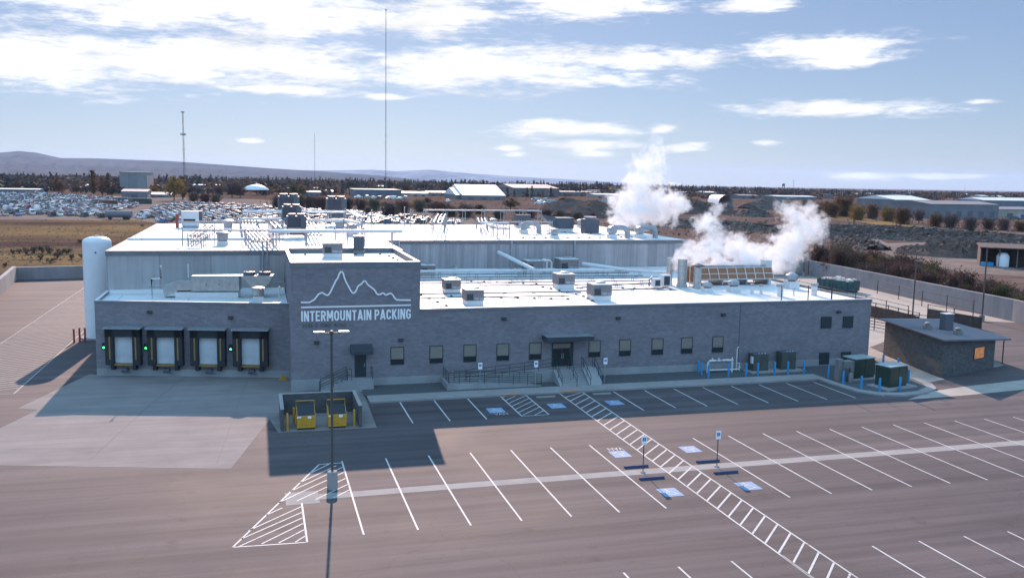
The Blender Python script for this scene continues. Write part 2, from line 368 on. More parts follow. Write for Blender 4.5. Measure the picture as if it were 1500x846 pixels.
def carmass():
    m, t, b = nt("scrap_paint")
    g = node(t, 'ShaderNodeNewGeometry'); cr = node(t, 'ShaderNodeValToRGB'); cr.color_ramp.interpolation = 'CONSTANT'
    cols = [(0, (0.62, 0.61, 0.60)), (0.22, (0.28, 0.28, 0.29)), (0.40, (0.07, 0.075, 0.09)), (0.55, (0.02, 0.02, 0.025)), (0.76, (0.70, 0.69, 0.66)), (0.86, (0.05, 0.09, 0.2)), (0.93, (0.2, 0.03, 0.03))]
    e = cr.color_ramp.elements; e[0].position = 0; e[0].color = (*cols[0][1], 1); e[1].position = cols[1][0]; e[1].color = (*cols[1][1], 1)
    for p, c in cols[2:]:
        x = e.new(p); x.color = (*c, 1)
    t.links.new(g.outputs['Random Per Island'], cr.inputs[0]); t.links.new(cr.outputs[0], b.inputs['Base Color'])
    b.inputs['Roughness'].default_value = 0.42; b.inputs['Metallic'].default_value = 0.0; b.inputs['Coat Weight'].default_value = 0.15
    return m
MT['carmass'] = carmass()
MT['leaf_rust'] = foliage_mat("rust_leaf", (0.16, 0.085, 0.04), (0.085, 0.05, 0.03))
MT['leaf_gold'] = foliage_mat("gold_leaf", (0.27, 0.17, 0.05), (0.13, 0.085, 0.035))
MT['leaf_dark'] = foliage_mat("dark_needle", (0.022, 0.025, 0.021), (0.055, 0.050, 0.040), 0.15)
MT['leaf_brown'] = foliage_mat("bare_twig", (0.135, 0.092, 0.078), (0.07, 0.049, 0.045), 0.15)
MT['leaf_sage'] = foliage_mat("sage_leaf", (0.14, 0.12, 0.075), (0.075, 0.065, 0.045), 0.2)
MT['leaf_red'] = foliage_mat("red_twig", (0.12, 0.066, 0.052), (0.06, 0.036, 0.032), 0.2)
MT['leaf_olive'] = foliage_mat("olive_leaf", (0.12, 0.10, 0.04), (0.06, 0.05, 0.025), 0.25)

# ------------------------------------------------------------------ mesh helpers
class MB:
    def __init__(s): s.v = []; s.f = []; s.mi = []; s.sm = []
    def add(s, vs_, fs, mi=0, smooth=False):
        o = len(s.v); s.v += [tuple(p) for p in vs_]
        for f in fs: s.f.append([i+o for i in f]); s.mi.append(mi); s.sm.append(smooth)
        return s
    def box(s, x0, y0, z0, x1, y1, z1, mi=0, rot=0, piv=None):
        p = [(x, y, z) for z in (z0, z1) for x, y in ((x0, y0), (x1, y0), (x1, y1), (x0, y1))]
        if rot:
            cx, cy = piv if piv else ((x0+x1)/2, (y0+y1)/2); c, q = math.cos(rot), math.sin(rot)
            p = [(cx+(x-cx)*c-(y-cy)*q, cy+(x-cx)*q+(y-cy)*c, z) for x, y, z in p]
        return s.add(p, [(3, 2, 1, 0), (4, 5, 6, 7), (0, 1, 5, 4), (1, 2, 6, 5), (2, 3, 7, 6), (3, 0, 4, 7)], mi)
    def cbox(s, cx, cy, z0, w, d, h, mi=0, rot=0, piv=None):
        return s.box(cx-w/2, cy-d/2, z0, cx+w/2, cy+d/2, z0+h, mi, rot, piv)
    def prism(s, pts, z0, z1, mi=0):
        n = len(pts)
        v = [(x, y, z0) for x, y in pts]+[(x, y, z1) for x, y in pts]
        return s.add(v, [list(range(n))[::-1], list(range(n, 2*n))]+[(i, (i+1) % n, n+(i+1) % n, n+i) for i in range(n)], mi)
    def extrude(s, prof, a, b, mi=0):        # profile as 3-D points, extruded from offset a to b
        n = len(prof); a = Vector(a); b = Vector(b)
        v = [Vector(p)+a for p in prof]+[Vector(p)+b for p in prof]
        return s.add(v, [list(range(n))[::-1], list(range(n, 2*n))]+[(i, (i+1) % n, n+(i+1) % n, n+i) for i in range(n)], mi)
    def sheet(s, pts, z=0.0, mi=0):
        return s.add([(p[0], p[1], z) for p in pts], [list(range(len(pts)))], mi)
    def quad(s, pts, mi=0): return s.add(pts, [list(range(len(pts)))], mi)
    def tube(s, pts, r, n=6, mi=0, cap=True, r1=None):
        pts = [Vector(p) for p in pts]; rings = []; N = len(pts)
        for i, p in enumerate(pts):
            t = (pts[min(i+1, N-1)]-pts[max(i-1, 0)])
            if t.length < 1e-9: t = Vector((0, 0, 1))
            t.normalize()
            a = t.cross(Vector((0, 0, 1))) if abs(t.z) < 0.95 else t.cross(Vector((1, 0, 0)))
            a.normalize(); b = t.cross(a)
            rr = r if r1 is None else r+(r1-r)*i/max(1, N-1)
            rings.append([p+(a*math.cos(2*math.pi*k/n)+b*math.sin(2*math.pi*k/n))*rr for k in range(n)])
        v = [q for rg in rings for q in rg]
        f = []
        for i in range(N-1):
            for k in range(n): f.append((i*n+k, i*n+(k+1) % n, (i+1)*n+(k+1) % n, (i+1)*n+k))
        o = len(s.v); s.add(v, f, mi, n > 5)
        if cap:
            s.f.append([o+k for k in range(n)][::-1]); s.mi.append(mi); s.sm.append(False)
            s.f.append([o+(N-1)*n+k for k in range(n)]); s.mi.append(mi); s.sm.append(False)
        return s
    def lathe(s, prof, c, n=20, mi=0):       # prof (r,z)
        v = []; f = []; cx, cy, cz = c
        for r, z in prof:
            for k in range(n): v.append((cx+r*math.cos(2*math.pi*k/n), cy+r*math.sin(2*math.pi*k/n), cz+z))
        for i in range(len(prof)-1):
            for k in range(n): f.append((i*n+k, i*n+(k+1) % n, (i+1)*n+(k+1) % n, (i+1)*n+k))
        f.append(tuple(range(n))[::-1]); f.append(tuple(range((len(prof)-1)*n, len(prof)*n)))
        return s.add(v, f, mi, True)
    def ribbon(s, pts, w, z=0.0, mi=0, closed=False):     # flat 2-D stripe
        N = len(pts); L = []; Rr = []
        for i, p in enumerate(pts):
            a = pts[i-1] if (i > 0 or closed) else p; b = pts[(i+1) % N] if (i < N-1 or closed) else p
            dx, dy = b[0]-a[0], b[1]-a[1]; l = math.hypot(dx, dy) or 1; nx, ny = -dy/l*w/2, dx/l*w/2
            L.append((p[0]+nx, p[1]+ny, z)); Rr.append((p[0]-nx, p[1]-ny, z))
        rng = range(N if closed else N-1)
        return s.add(L+Rr, [(i, N+i, N+(i+1) % N, (i+1) % N) for i in rng], mi)
    def build(s, name, mats, parent=None, loc=None, link=True, bevel=0):
        me = bpy.data.meshes.new(name); me.from_pydata(s.v, [], s.f)
        if not isinstance(mats, (list, tuple)): mats = [mats]
        for m in mats: me.materials.append(m)
        me.polygons.foreach_set('material_index', s.mi); me.polygons.foreach_set('use_smooth', s.sm)
        me.update()
        if any(s.sm): me.set_sharp_from_angle(angle=R(40))
        o = bpy.data.objects.new(name, me)
        if link: scene.collection.objects.link(o)
        if parent: o.parent = parent
        if loc is not None: o.location = loc
        if bevel:
            md = o.modifiers.new("bevel", 'BEVEL'); md.width = bevel; md.segments = 2; md.limit_method = 'ANGLE'
        return o
def tag(o, label=None, cat=None, group=None, kind=None):
    if label: o['label'] = label
    if cat: o['category'] = cat
    if group: o['group'] = group
    if kind: o['kind'] = kind
    return o
def empty(name, loc=(0, 0, 0), rz=0, label=None, cat=None, group=None):
    o = bpy.data.objects.new(name, None); scene.collection.objects.link(o)
    o.location = loc; o.rotation_euler = (0, 0, rz); o.empty_display_size = 0.3
    return tag(o, label, cat, group)
KIDS = {}
def children(o): return [c for c in bpy.data.objects if c.parent == o]
def copy_tree(o, parent=None, loc=None, rz=None, label=None, scale=None, kids=None):
    c = o.copy(); scene.collection.objects.link(c)
    if parent: c.parent = parent
    if loc is not None: c.location = loc
    if rz is not None: c.rotation_euler = (0, 0, rz)
    if scale is not None: c.scale = (scale,)*3 if isinstance(scale, (int, float)) else scale
    if label: c['label'] = label
    for ch in children(o): copy_tree(ch, c)
    return c
def struct(name, mb, m): return tag(mb.build(name, m), kind='structure')
def rectpts(x0, y0, x1, y1): return [(x0, y0), (x1, y0), (x1, y1), (x0, y1)]
def P2(x, y): p = at(x, y); return (p.x, p.y)

# ================================================================== SETTING
gm = MB(); GX = (-19000, 21000)
gm.add([(x, y, -0.03+gz(y)) for y in (-2000, FALL_Y, 21000) for x in GX], [(0, 1, 3, 2), (2, 3, 5, 4)])
struct('ground', gm, MT['plain'])
struct('asphalt_lot', MB().sheet([(-70, -40), (120, -40), (120, 66), (103, 92), (103, 153), (60, 156), (-27.3, 162), (-70, 162)], 0.0), MT['asphalt'])
ap = MB().sheet([(-40, 59.9), (-15.2, 59.6), (-1.73, 55.97), (0.7, 66.9), (1.24, 63.3), (8.0, 63.2), (8.3, 74.4), (2.6, 75.4), (2.6, 80.7),
                 (-13.6, 84.9), (-14.3, 85.4), (-17.4, 73.9), (-15.9, 73.2), (-17.25, 68.3), (-40, 64)], 0.004)
struct('concrete_apron', ap, MT['apron'])
jm = MB()
jm.ribbon([(-10.2, 59.3), (-8.2, 72.4), (-6.2, 82.8)], 0.10, 0.008)
jm.ribbon([(-15.1, 72.9), (0.9, 68.8)], 0.06, 0.008); jm.ribbon([(-2.6, 57), (-0.9, 81.5)], 0.05, 0.008)
jm.ribbon([(-40, 66), (-16.5, 66.2)], 0.05, 0.008); jm.ribbon([(-15.4, 63), (-0.3, 60.5)], 0.04, 0.008)
struct('pavement_joints', jm, MT['joint'])
gut = MB().sheet([(2.0, 49.45), (40, 49.6), (90, 49.7), (90, 50.6), (40, 50.55), (2.0, 50.35)], 0.004)
gut.sheet(rectpts(1.3, 48.9, 3.1, 50.9), 0.0065)
struct('concrete_gutter', gut, MT['concrete'])
# sidewalk with kerb along the building front
sw = MB()
sw.prism([(8.35, 70.15), (49.0, 70.6), (49.0, 72.55), (8.35, 72.2)], 0, 0.14)
cur = [(49.0, 70.6), (49.05, 68.2), (49.5, 65.6), (50.6, 64.2), (52.6, 63.5), (55.0, 63.9), (57.2, 65.2), (58.2, 67.0)]
inn = [(49.0, 72.55), (49.7, 72.5), (49.75, 68.4), (50.1, 66.2), (51.0, 65.0), (52.7, 64.4), (54.8, 64.7), (56.6, 65.8), (57.4, 67.3)]
sw.prism(cur+inn[::-1], 0, 0.14)
struct('sidewalk', sw, MT['concrete'])
gv = MB()
gv.add([(8.2, 72.2, .12), (18, 72.27, .12), (49.7, 72.5, .12), (49.75, 68.4, .12), (50.1, 66.2, .12), (51, 65, .12), (52.7, 64.4, .12), (54.8, 64.7, .12), (56.6, 65.8, .12), (57.4, 67.3, .12),
        (60.2, 79.5, .2), (57.8, 79.5, .25), (57.8, 75.4, .22), (8.2, 75.4, .22)], [list(range(14))])
struct('gravel_bed', gv, MT['gravel'])
lane = MB().sheet([(57.5, 67.4), (61, 68.6), (64.5, 84), (82, 96), (89, 99), (96.3, 96), (102, 152), (58, 152), (58, 80), (60.3, 79.5)], 0.005)
lane.sheet([P2(1330, 585), P2(1362, 573), P2(1410, 566), P2(1500, 556), P2(1560, 552), P2(1560, 566), P2(1500, 570), P2(1420, 578)], 0.006)
struct('sand_lane', lane, MT['sandroad'])
# painted markings
PM = MB(); W = 2.743; LZ = 0.010
def line(x0, y0, x1, y1, w=0.10): PM.ribbon([(x0, y0), (x1, y1)], w, LZ)
for i in range(7): line(4.916+i*W, 43.92, 4.916+i*W, 56.0)
for i in range(13): line(29.074+i*W, 43.92, 29.074+i*W, 56.0)
for i in range(8): line(31.6+i*W, 63.95, 31.6+i*W, 70.04)
for x in (10.7, 13.45, 16.2, 28.8): line(x, 63.8, x, 70.1)
for i in range(4): line(15.92+i*W, 36.83, 15.92+i*W, 24.8)
for i in range(8): line(29.2+i*W, 36.83, 29.2+i*W, 24.8)
for x in (2.2, 4.9, 7.7, 10.4, 13.2): line(x, 36.83, x, 24.8)
struct('parking_lines', PM, MT['paint'])
PM = MB()
line(24.1, 20, 24.1, 70.4); line(26.15, 20, 26.15, 70.4)
y = 20.0
while y < 69.3:
    line(24.15, y, 26.10, min(y+2.05, 70.4), 0.11); y += 1.225
struct('crosswalk', PM, MT['paint'])
PM = MB()
line(-1.34, 43.8, 3.48, 55.6); line(-1.34, 43.8, 2.14, 43.6); line(2.14, 43.6, 2.14, 49.1); line(3.48, 55.65, 4.95, 55.7)
for (a, b) in (((-0.62, 45.75), (2.1, 48.57)), ((-0.95, 44.75), (2.1, 47.72)), ((-1.05, 43.83), (2.06, 46.89)), ((0.0, 43.9), (2.08, 46.12)), ((0.8, 43.84), (2.1, 45.27)), ((1.58, 43.75), (2.11, 44.45)),
               ((0.9, 49.4), (4.9, 53.9)), ((1.55, 51.05), (4.9, 54.85)), ((2.9, 49.5), (4.86, 51.6)), ((3.85, 49.5), (4.85, 50.64)), ((1.9, 49.5), (4.9, 52.75)),
               ((2.2, 52.5), (4.5, 55.2)), ((2.9, 54.1), (4.1, 55.6)), ((0.25, 47.7), (1.1, 48.6))): line(*a, *b, 0.09)
line(19.0, 64.0, 19.0, 70.35); line(21.15, 64.1, 21.15, 70.4); line(19.0, 64.05, 21.15, 64.1)
for k in range(7):
    y0 = 64.2+k*0.95; x1 = 21.1; y1 = y0+2.2
    if y1 > 70.35: x1 = 19.05+(70.35-y0)/2.2*2.05; y1 = 70.35
    line(19.05, y0, x1, y1, 0.08)
line(20.0, 64.1, 21.1, 65.3, 0.08)
struct('hatched_markings', PM, MT['paint'])
def isa(mb, cx, cy, s, z, flip=False, mi=1):      # wheelchair symbol drawn flat, s = size
    k = -1 if flip else 1
    T = lambda pts: [(cx+k*x*s, cy+k*y*s) for x, y in pts]
    mb.sheet(T([(0.07*math.cos(a*.5236)-0.05, 0.07*math.sin(a*.5236)+0.36) for a in range(12)]), z, mi)
    mb.ribbon(T([(-0.05, 0.26), (-0.03, -0.02), (0.16, -0.02), (0.24, -0.26), (0.32, -0.24)]), 0.075*s, z+.0015, mi)
    mb.ribbon(T([(-0.04, 0.14), (0.13, 0.14)]), 0.06*s, z+.0030, mi)
    mb.ribbon(T([(-0.02+0.21*math.cos(a), -0.14+0.21*math.sin(a)) for a in [2.1+i*0.42 for i in range(10)]]), 0.06*s, z+.0045, mi)
AM = MB()
for (cx, cy, s, flip) in ((22.65, 53.65, 1.25, True), (27.68, 53.63, 1.25, True), (22.70, 46.22, 1.25, False), (27.72, 46.2, 1.25, False), (17.5, 66.1, 1.35, False), (22.55, 66.5, 1.35, False), (27.45, 66.5, 1.35, False)):
    h = 0.54*s/1.25*1.0; w_ = 0.56
    AM.sheet(rectpts(cx-w_*s/1.2, cy-0.68*s/1.25, cx+w_*s/1.2, cy+0.68*s/1.25), 0.010, 0); isa(AM, cx, cy, s*1.02, 0.014, flip)
struct('accessible_parking_markings', AM, [MT['bluepaint'], MT['paint']])
def text_mesh(s, size, sx=1.0, extrude=0.0, offset=0.0, spacing=1.0):
    cu = bpy.data.curves.new("text", 'FONT'); cu.body = s; cu.size = size; cu.extrude = extrude; cu.offset = offset
    cu.align_x = 'LEFT'; cu.space_character = spacing; cu.resolution_u = 4
    o = bpy.data.objects.new("text", cu); scene.collection.objects.link(o)
    dg = bpy.context.evaluated_depsgraph_get(); dg.update()
    me = bpy.data.meshes.new_from_object(o.evaluated_get(dg))
    bpy.data.objects.remove(o); bpy.data.curves.remove(cu)
    for v in me.vertices: v.co.x *= sx
    return me
def put_text(name, s, width, height, mat, loc, rot, parent=None, extrude=0.0, offset=0.0, spacing=1.0):
    me = text_mesh(s, 1.0, 1.0, extrude, offset, spacing)
    xs = [v.co.x for v in me.vertices]; ys = [v.co.y for v in me.vertices]
    for v in me.vertices:
        v.co.x = (v.co.x-min(xs))/(max(xs)-min(xs))*width; v.co.y = (v.co.y-min(ys))/(max(ys)-min(ys))*height
    me.materials.clear(); me.materials.append(mat); me.name = name
    o = bpy.data.objects.new(name, me); scene.collection.objects.link(o); o.location = loc; o.rotation_euler = rot
    if parent: o.parent = parent
    return o
tag(put_text('van_marking', 'VAN', 1.05, 0.62, MT['paint'], (23.3, 55.05, 0.010), (0, 0, math.pi)), kind='structure')
tag(put_text('van_marking', 'VAN', 1.05, 0.5, MT['paint'], (17.1, 64.75, 0.010), (0, 0, 0)), kind='structure')
tc = MB(); tc.sheet(rectpts(19.2, 70.2, 20.7, 70.75), 0.145); tc.sheet(rectpts(24.3, 70.3, 26.0, 70.85), 0.145)
struct('tactile_paving', tc, MT['tactile'])
# trailer stalls west of the plant: two long edge lines and the close-set stripes between them
PM = MB()
line(-25.4, 60, -25.2, 150, 0.14); line(-18.8, 78.8, -18.6, 112, 0.13); line(-26, 78.9, -18.8, 78.8, 0.1)
for k in range(76):
    y0 = 79.6+k*0.92; line(-25.4, y0-1.6, -18.9, y0+1.4, 0.16)
struct('trailer_bay_stripes', PM, pmat("worn_paint", (0.30, 0.27, 0.255), 0.8, var=0.2, scale=1.2))
# fields, yard and quarry
struct('dry_field', MB().sheet([(-420, 163), (-27, 163), (-10, 200), (-10, 330), (-40, 352), (-420, 362)], -0.02), MT['field'])
struct('salvage_yard_ground', MB().sheet([(-300, 350), (-40, 346), (0, 250), (75, 300), (95, 420), (60, 520), (-20, 640), (-300, 700)], -0.012), MT['yard'])
struct('quarry_floor', MB().sheet([(104, 92), (320, 92), (460, 330), (430, 600), (240, 700), (120, 600), (90, 300), (104, 160)], -0.02), MT['dirt'])
struct('quarry_road', MB().sheet([P2(1560, 408), P2(1420, 400), P2(1330, 382), P2(1300, 372), P2(1245, 352), P2(1190, 338), P2(1260, 338), P2(1300, 356), P2(1400, 354), P2(1560, 360), P2(1560, 392), P2(1440, 384)], -0.008), MT['yard'])

def heap(name, pts, hs, mat, jag=0.3, n=26, m=8, kind='structure', skew=0.0):   # a ridge of earth along a path
    mb = MB(); V = []; 
    path = [Vector((p[0], p[1])) for p in pts]
    for i in range(n+1):
        u = i/n*(len(path)-1); k = min(int(u), len(path)-2); q = path[k].lerp(path[k+1], u-k)
        t = (path[k+1]-path[k]).normalized(); nr = Vector((-t.y, t.x))
        uu = u-k; h = hs[k][0]*(1-uu)+hs[k+1][0]*uu; w = hs[k][1]*(1-uu)+hs[k+1][1]*uu
        for j in range(m+1):
            a = -1+2*j/m; prof = max(0, math.cos(a*math.pi/2))**1.1
            z = h*prof*(1+jag*(random.random()-.5)*1.6) if 0 < j < m else -0.1
            pp = q+nr*(a*w*(1+0.1*random.random())) + t*random.uniform(-.4, .4)*w*jag
            V.append((pp.x, pp.y, max(z, -0.1)))
    Fs = [(i*(m+1)+j, i*(m+1)+j+1, (i+1)*(m+1)+j+1, (i+1)*(m+1)+j) for i in range(n) for j in range(m)]
    Fs = [f[::-1] for f in Fs]
    mb.add(V, Fs); mb.f.append(list(range(m+1))); mb.mi.append(0); mb.sm.append(False)
    if jag > .4:                                        # broken lumps lying on the slope
        for _ in range(n*4):
            x, y, z = random.choice(V); r = random.uniform(.15, .6)*(1 if random.random() < .8 else 1.7)
            q = [Vector((random.uniform(-1, 1), random.uniform(-1, 1), random.uniform(-.6, .8))).normalized()*r*random.uniform(.7, 1.1) for _k in range(6)]
            q[4] = Vector((random.uniform(-.2, .2), random.uniform(-.2, .2), 1))*r; c_ = Vector((x, y, z))
            ring = [Vector((math.cos(a_*1.57+.3), math.sin(a_*1.57+.3), random.uniform(-.3, .3)))*r*random.uniform(.7, 1.2) for a_ in range(4)]
            mb.add([c_+p for p in ring]+[c_+q[4]*.9, c_-Vector((0, 0, r))], [(0, 1, 4), (1, 2, 4), (2, 3, 4), (3, 0, 4), (1, 0, 5), (2, 1, 5), (3, 2, 5), (0, 3, 5)], 1 if random.random() < .35 else 0)
    o = mb.build(name, [mat, MT['rock']]); return tag(o, kind=kind)
heap('rubble_ridge', [P2(1150, 336), P2(1230, 345), P2(1320, 350), P2(1420, 357), P2(1520, 363)], [(1.8, 7), (2.4, 8), (2.7, 8), (2.5, 8), (2.2, 8)], MT['rubble'], 0.85, 420, 22)
heap('earth_bank', [P2(1320, 370), P2(1380, 374), P2(1440, 376), P2(1540, 378)], [(1.5, 5), (3.2, 7), (3.2, 7), (2.5, 6)], MT['dirt'], 0.35, 90, 14)
heap('earth_bank', [P2(1215, 352), P2(1260, 360), P2(1285, 366)], [(1.0, 5), (2.0, 6), (1.2, 4)], MT['rubble'], 0.6, 60, 14)
heap('earth_bank', [P2(930, 330), P2(1000, 332), P2(1080, 336), P2(1170, 342)], [(1.4, 9), (2.2, 10), (2.0, 9), (1.6, 8)], MT['rubble'], 0.7, 220, 16)
heap('earth_bank', [P2(950, 310), P2(1010, 312), P2(1070, 313)], [(3, 14), (6.5, 16), (3, 12)], MT['dirt'], 0.4, 90, 16)
heap('earth_bank', [P2(1080, 316), P2(1105, 317), P2(1125, 317)], [(1.5, 5), (4, 7), (1.5, 5)], MT['rubble'], 0.5, 20, 8)
heap('earth_mound', [P2(795, 310), P2(830, 311), P2(868, 309)], [(3, 12), (7, 16), (4, 12)], MT['dirt'], 0.14, 40, 16)
heap('earth_mound', [P2(828, 318), P2(870, 317), P2(900, 318)], [(2, 9), (7.5, 17), (4, 13)], MT['dirt'], 0.14, 40, 16)
heap('earth_mound', [P2(1095, 306), P2(1120, 306), P2(1150, 306)], [(3, 10), (7, 14), (5, 12)], MT['rubble'], 0.2, 20, 8)
# hills on the horizon
def hills(name, y0, depth, prof, mat, rows=26, relief=1.0):
    """prof: list of (survey pixel x, pixels above the horizon) for the ridge line, which stands at y0+depth"""
    mb = MB(); V = []; cols = 260
    xs = [p[0] for p in prof]; hs = [p[1] for p in prof]
    k1 = np.cumsum(NR.normal(size=(cols+1,)))*.10; ph = NR.rand(6)*6.28
    for i in range(cols+1):
        px = xs[0]+(xs[-1]-xs[0])*i/cols
        d = ray(px, 258); d2 = Vector((d.x, d.y)).normalized()
        for j in range(rows+1):
            t = j/rows; r = (y0+depth*t)/max(.3, d2.dot(Vector((fw.x, fw.y)).normalized()))
            hp = np.interp(px, xs, hs)
            H = hp/F*(y0+depth)+CAMZ
            gully = .5+.5*math.sin(i*.85+2.6*math.sin(t*4+k1[i])+ph[0]); g2 = .5+.5*math.sin(i*1.9+3*t+k1[i]+ph[1])
            z = gz(y0)-8+(H-gz(y0)+8)*(t**.85)*(1-relief*(.42*gully+.2*g2)*(1-t)*min(1, t*3)) + H*.03*NR.normal()*(1-t)
            if j == 0: z = gz(y0)-12
            V.append((d2.x*r, d2.y*r, z))
    Fs = [(i*(rows+1)+j, (i+1)*(rows+1)+j, (i+1)*(rows+1)+j+1, i*(rows+1)+j+1) for i in range(cols) for j in range(rows)]
    mb.add(V, Fs, 0, True)
    return tag(mb.build(name, mat), kind='structure')
hills('hills', 6500, 4500, [(-400, 16), (-200, 20), (-60, 21), (0, 20), (30, 23), (55, 21), (90, 14), (140, 14.5), (190, 13.5), (250, 12.5), (300, 10), (400, 4.5), (480, 1.2), (560, -3), (660, -13)], MT['hill'])
hills('mountains', 14000, 5000, [(300, 2), (420, 2.5), (500, 3.5), (545, 5.5), (580, 3.8), (610, 5.5), (630, 7), (650, 5.5), (690, 2.5), (760, -1.0), (850, -4), (960, -8), (1100, -16)], MT['snow'])

# ================================================================== THE PLANT
FY = 75.4
plant = empty('packing_plant', (0, 0, 0), 0, 'large grey packing plant with a block front, white flat roofs and a lettered tower', 'factory')
# main low block: walls, roof deck, parapet coping
mb = MB()
mb.box(13.2, FY, -0.3, 57.75, 104.7, 6.38); mb.build('main_block_wall', MT['block'], plant)
mb = MB(); 
mb.sheet(rectpts(13.2, FY+0.02, 57.73, 104.7), 6.40)
mb.add([(13.2, 103.6, 6.42), (50, 103.6, 6.42), (50, 104.66, 6.95), (13.2, 104.66, 6.95)], [(0, 1, 2, 3)])
mb.build('main_roof', MT['roof'], plant)
mb = MB()
mb.box(13.21, FY-0.05, 6.38, 57.8, FY+0.25, 6.60); mb.box(57.5, FY+0.25, 6.38, 57.8, 104.7, 6.60)
mb.build('parapet_coping', MT['coping'], plant)
mb = MB(); mb.box(13.22, FY-0.03, 6.603, 57.78, FY+0.23, 6.63); mb.build('parapet_cap', MT['white'], plant)
def foundation(): 
    b = MB(); b.box(9.2, FY-0.06, -0.2, 57.8, FY-0.003, 0.86); b.box(2.52, FY-0.06, -0.2, 6.6, FY-0.003, 0.95)
    b.box(57.753, FY-0.06, -0.2, 57.81, 104, 0.9); return b
foundation().build('foundation', MT['concrete_wall'], plant)
mb = MB(); mb.box(43.44, FY-0.012, 0.86, 43.52, FY-0.002, 6.40); mb.build('expansion_joint', MT['darkgrey'], plant)
# sign tower
mb = MB(); mb.box(2.6, FY-0.004, -0.3, 13.2, 89.8, 10.15); mb.build('tower_wall', MT['block'], plant)
mb = MB(); mb.sheet(rectpts(2.9, FY+.28, 12.9, 89.5), 10.16); mb.build('tower_roof', MT['roof'], plant)
mb = MB()
for a in ((2.6, FY-.03, 13.22, FY+.27, ), (2.57, 89.5, 13.22, 89.8), (2.57, FY+.27, 2.87, 89.5), (12.92, FY+.27, 13.22, 89.5)): mb.box(a[0], a[1], 10.15, a[2], a[3], 10.62)
mb.build('tower_parapet', MT['coping'], plant)
mb = MB()
for a in ((2.6, FY-.02, 13.2, FY+.26, ), (2.58, 89.52, 13.2, 89.78), (2.58, FY+.27, 2.86, 89.5), (12.94, FY+.27, 13.2, 89.5)): mb.box(a[0], a[1], 10.622, a[2], a[3], 10.645)
mb.build('tower_cap', MT['white'], plant)
# dock block (front skewed a little to the rest)
DL, DR = Vector((-13.6, 84.75)), Vector((2.598, 80.65))
dd = (DR-DL).normalized(); dn = Vector((dd.y, -dd.x))      # outward normal
mb = MB(); mb.prism([tuple(DL), tuple(DR), (2.598, 92.1), (-13.6, 92.1)], -0.3, 6.30); mb.build('dock_wall', MT['block'], plant)
mb = MB(); mb.sheet([(-13.4, 85.1), (2.55, 81.05), (2.55, 91.76), (-13.4, 91.76)], 6.32)
mb.add([(-13.4, 91.0, 6.33), (2.55, 91.0, 6.33), (2.55, 91.77, 6.62), (-13.4, 91.77, 6.62)], [(0, 1, 2, 3)]); mb.build('dock_roof', MT['roof'], plant)
mb = MB()
mb.prism([tuple(DL+dn*.03), tuple(DR+dn*.03), tuple(DR-dn*.25), tuple(DL-dn*.25)], 6.30, 6.56); mb.box(-13.63, 85.0, 6.30, -13.35, 91.7, 6.56)
mb.build('dock_parapet', MT['coping'], plant)
mb = MB(); mb.prism([tuple(DL+dn*.02), tuple(DR+dn*.02), tuple(DR-dn*.24), tuple(DL-dn*.24)], 6.562, 6.585); mb.box(-13.62, 85.0, 6.562, -13.36, 91.7, 6.585); mb.build('dock_cap', MT['white'], plant)
mb = MB(); mb.prism([tuple(DL+dn*.045), tuple(DR+dn*.045), tuple(DR-dn*.1), tuple(DL-dn*.1)], -0.2, 0.62); mb.build('dock_foundation', MT['concrete_wall'], plant)
# tall insulated boxes behind
HB = 138.5
mb = MB(); mb.prism([(-13.6, 91.78), (14.2, 91.72), (14.2, HB), (-13.6, HB)], -0.3, 10.0); mb.build('freezer_wall', MT['freezer'], plant)
mb = MB(); mb.box(14.2, 104.72, -0.3, 52.5, HB, 10.0); mb.build('tall_wall', MT['panel'], plant)
mb = MB(); mb.sheet([(-13.55, 91.85), (14.2, 91.8), (14.2, HB), (-13.55, HB)], 10.26); mb.sheet(rectpts(14.2, 104.8, 52.45, HB), 10.263); mb.build('high_roof', MT['roof'], plant)
mb = MB()
mb.prism([(-13.64, 91.70), (14.25, 91.64), (14.25, 91.95), (-13.64, 92.0)], 9.85, 10.28); mb.box(14.25, 104.64, 9.85, 52.55, 104.9, 10.28)
mb.box(-13.66, 92.0, 10.0, -13.4, HB+.04, 10.28); mb.box(52.3, 104.9, 10.0, 52.56, HB+.04, 10.28); mb.box(-13.4, HB-.2, 10, 52.3, HB+.04, 10.28); mb.box(13.96, 91.95, 10.0, 14.24, 104.6, 10.28)
mb.build('high_coping', MT['coping'], plant)
mb = MB(); mb.box(-13.4, 105.6, 10.265, 4.5, 106.0, 10.50); mb.build('roof_step', MT['roof'], plant)
for x in (29.3, 37.3):
    mb = MB(); mb.tube([(x, 104.58, 10.3), (x, 104.58, 6.6)], 0.16 if x < 30 else 0.11, 8); mb.build('downpipe', MT['steel'], plant)
for x in (0.55, 0.95):
    mb = MB(); mb.tube([(x, 91.5, 11.2), (x, 91.5, 6.9), (x-.3, 91.3, 6.7)], 0.085, 8); mb.build('downpipe', MT['steel'], plant)
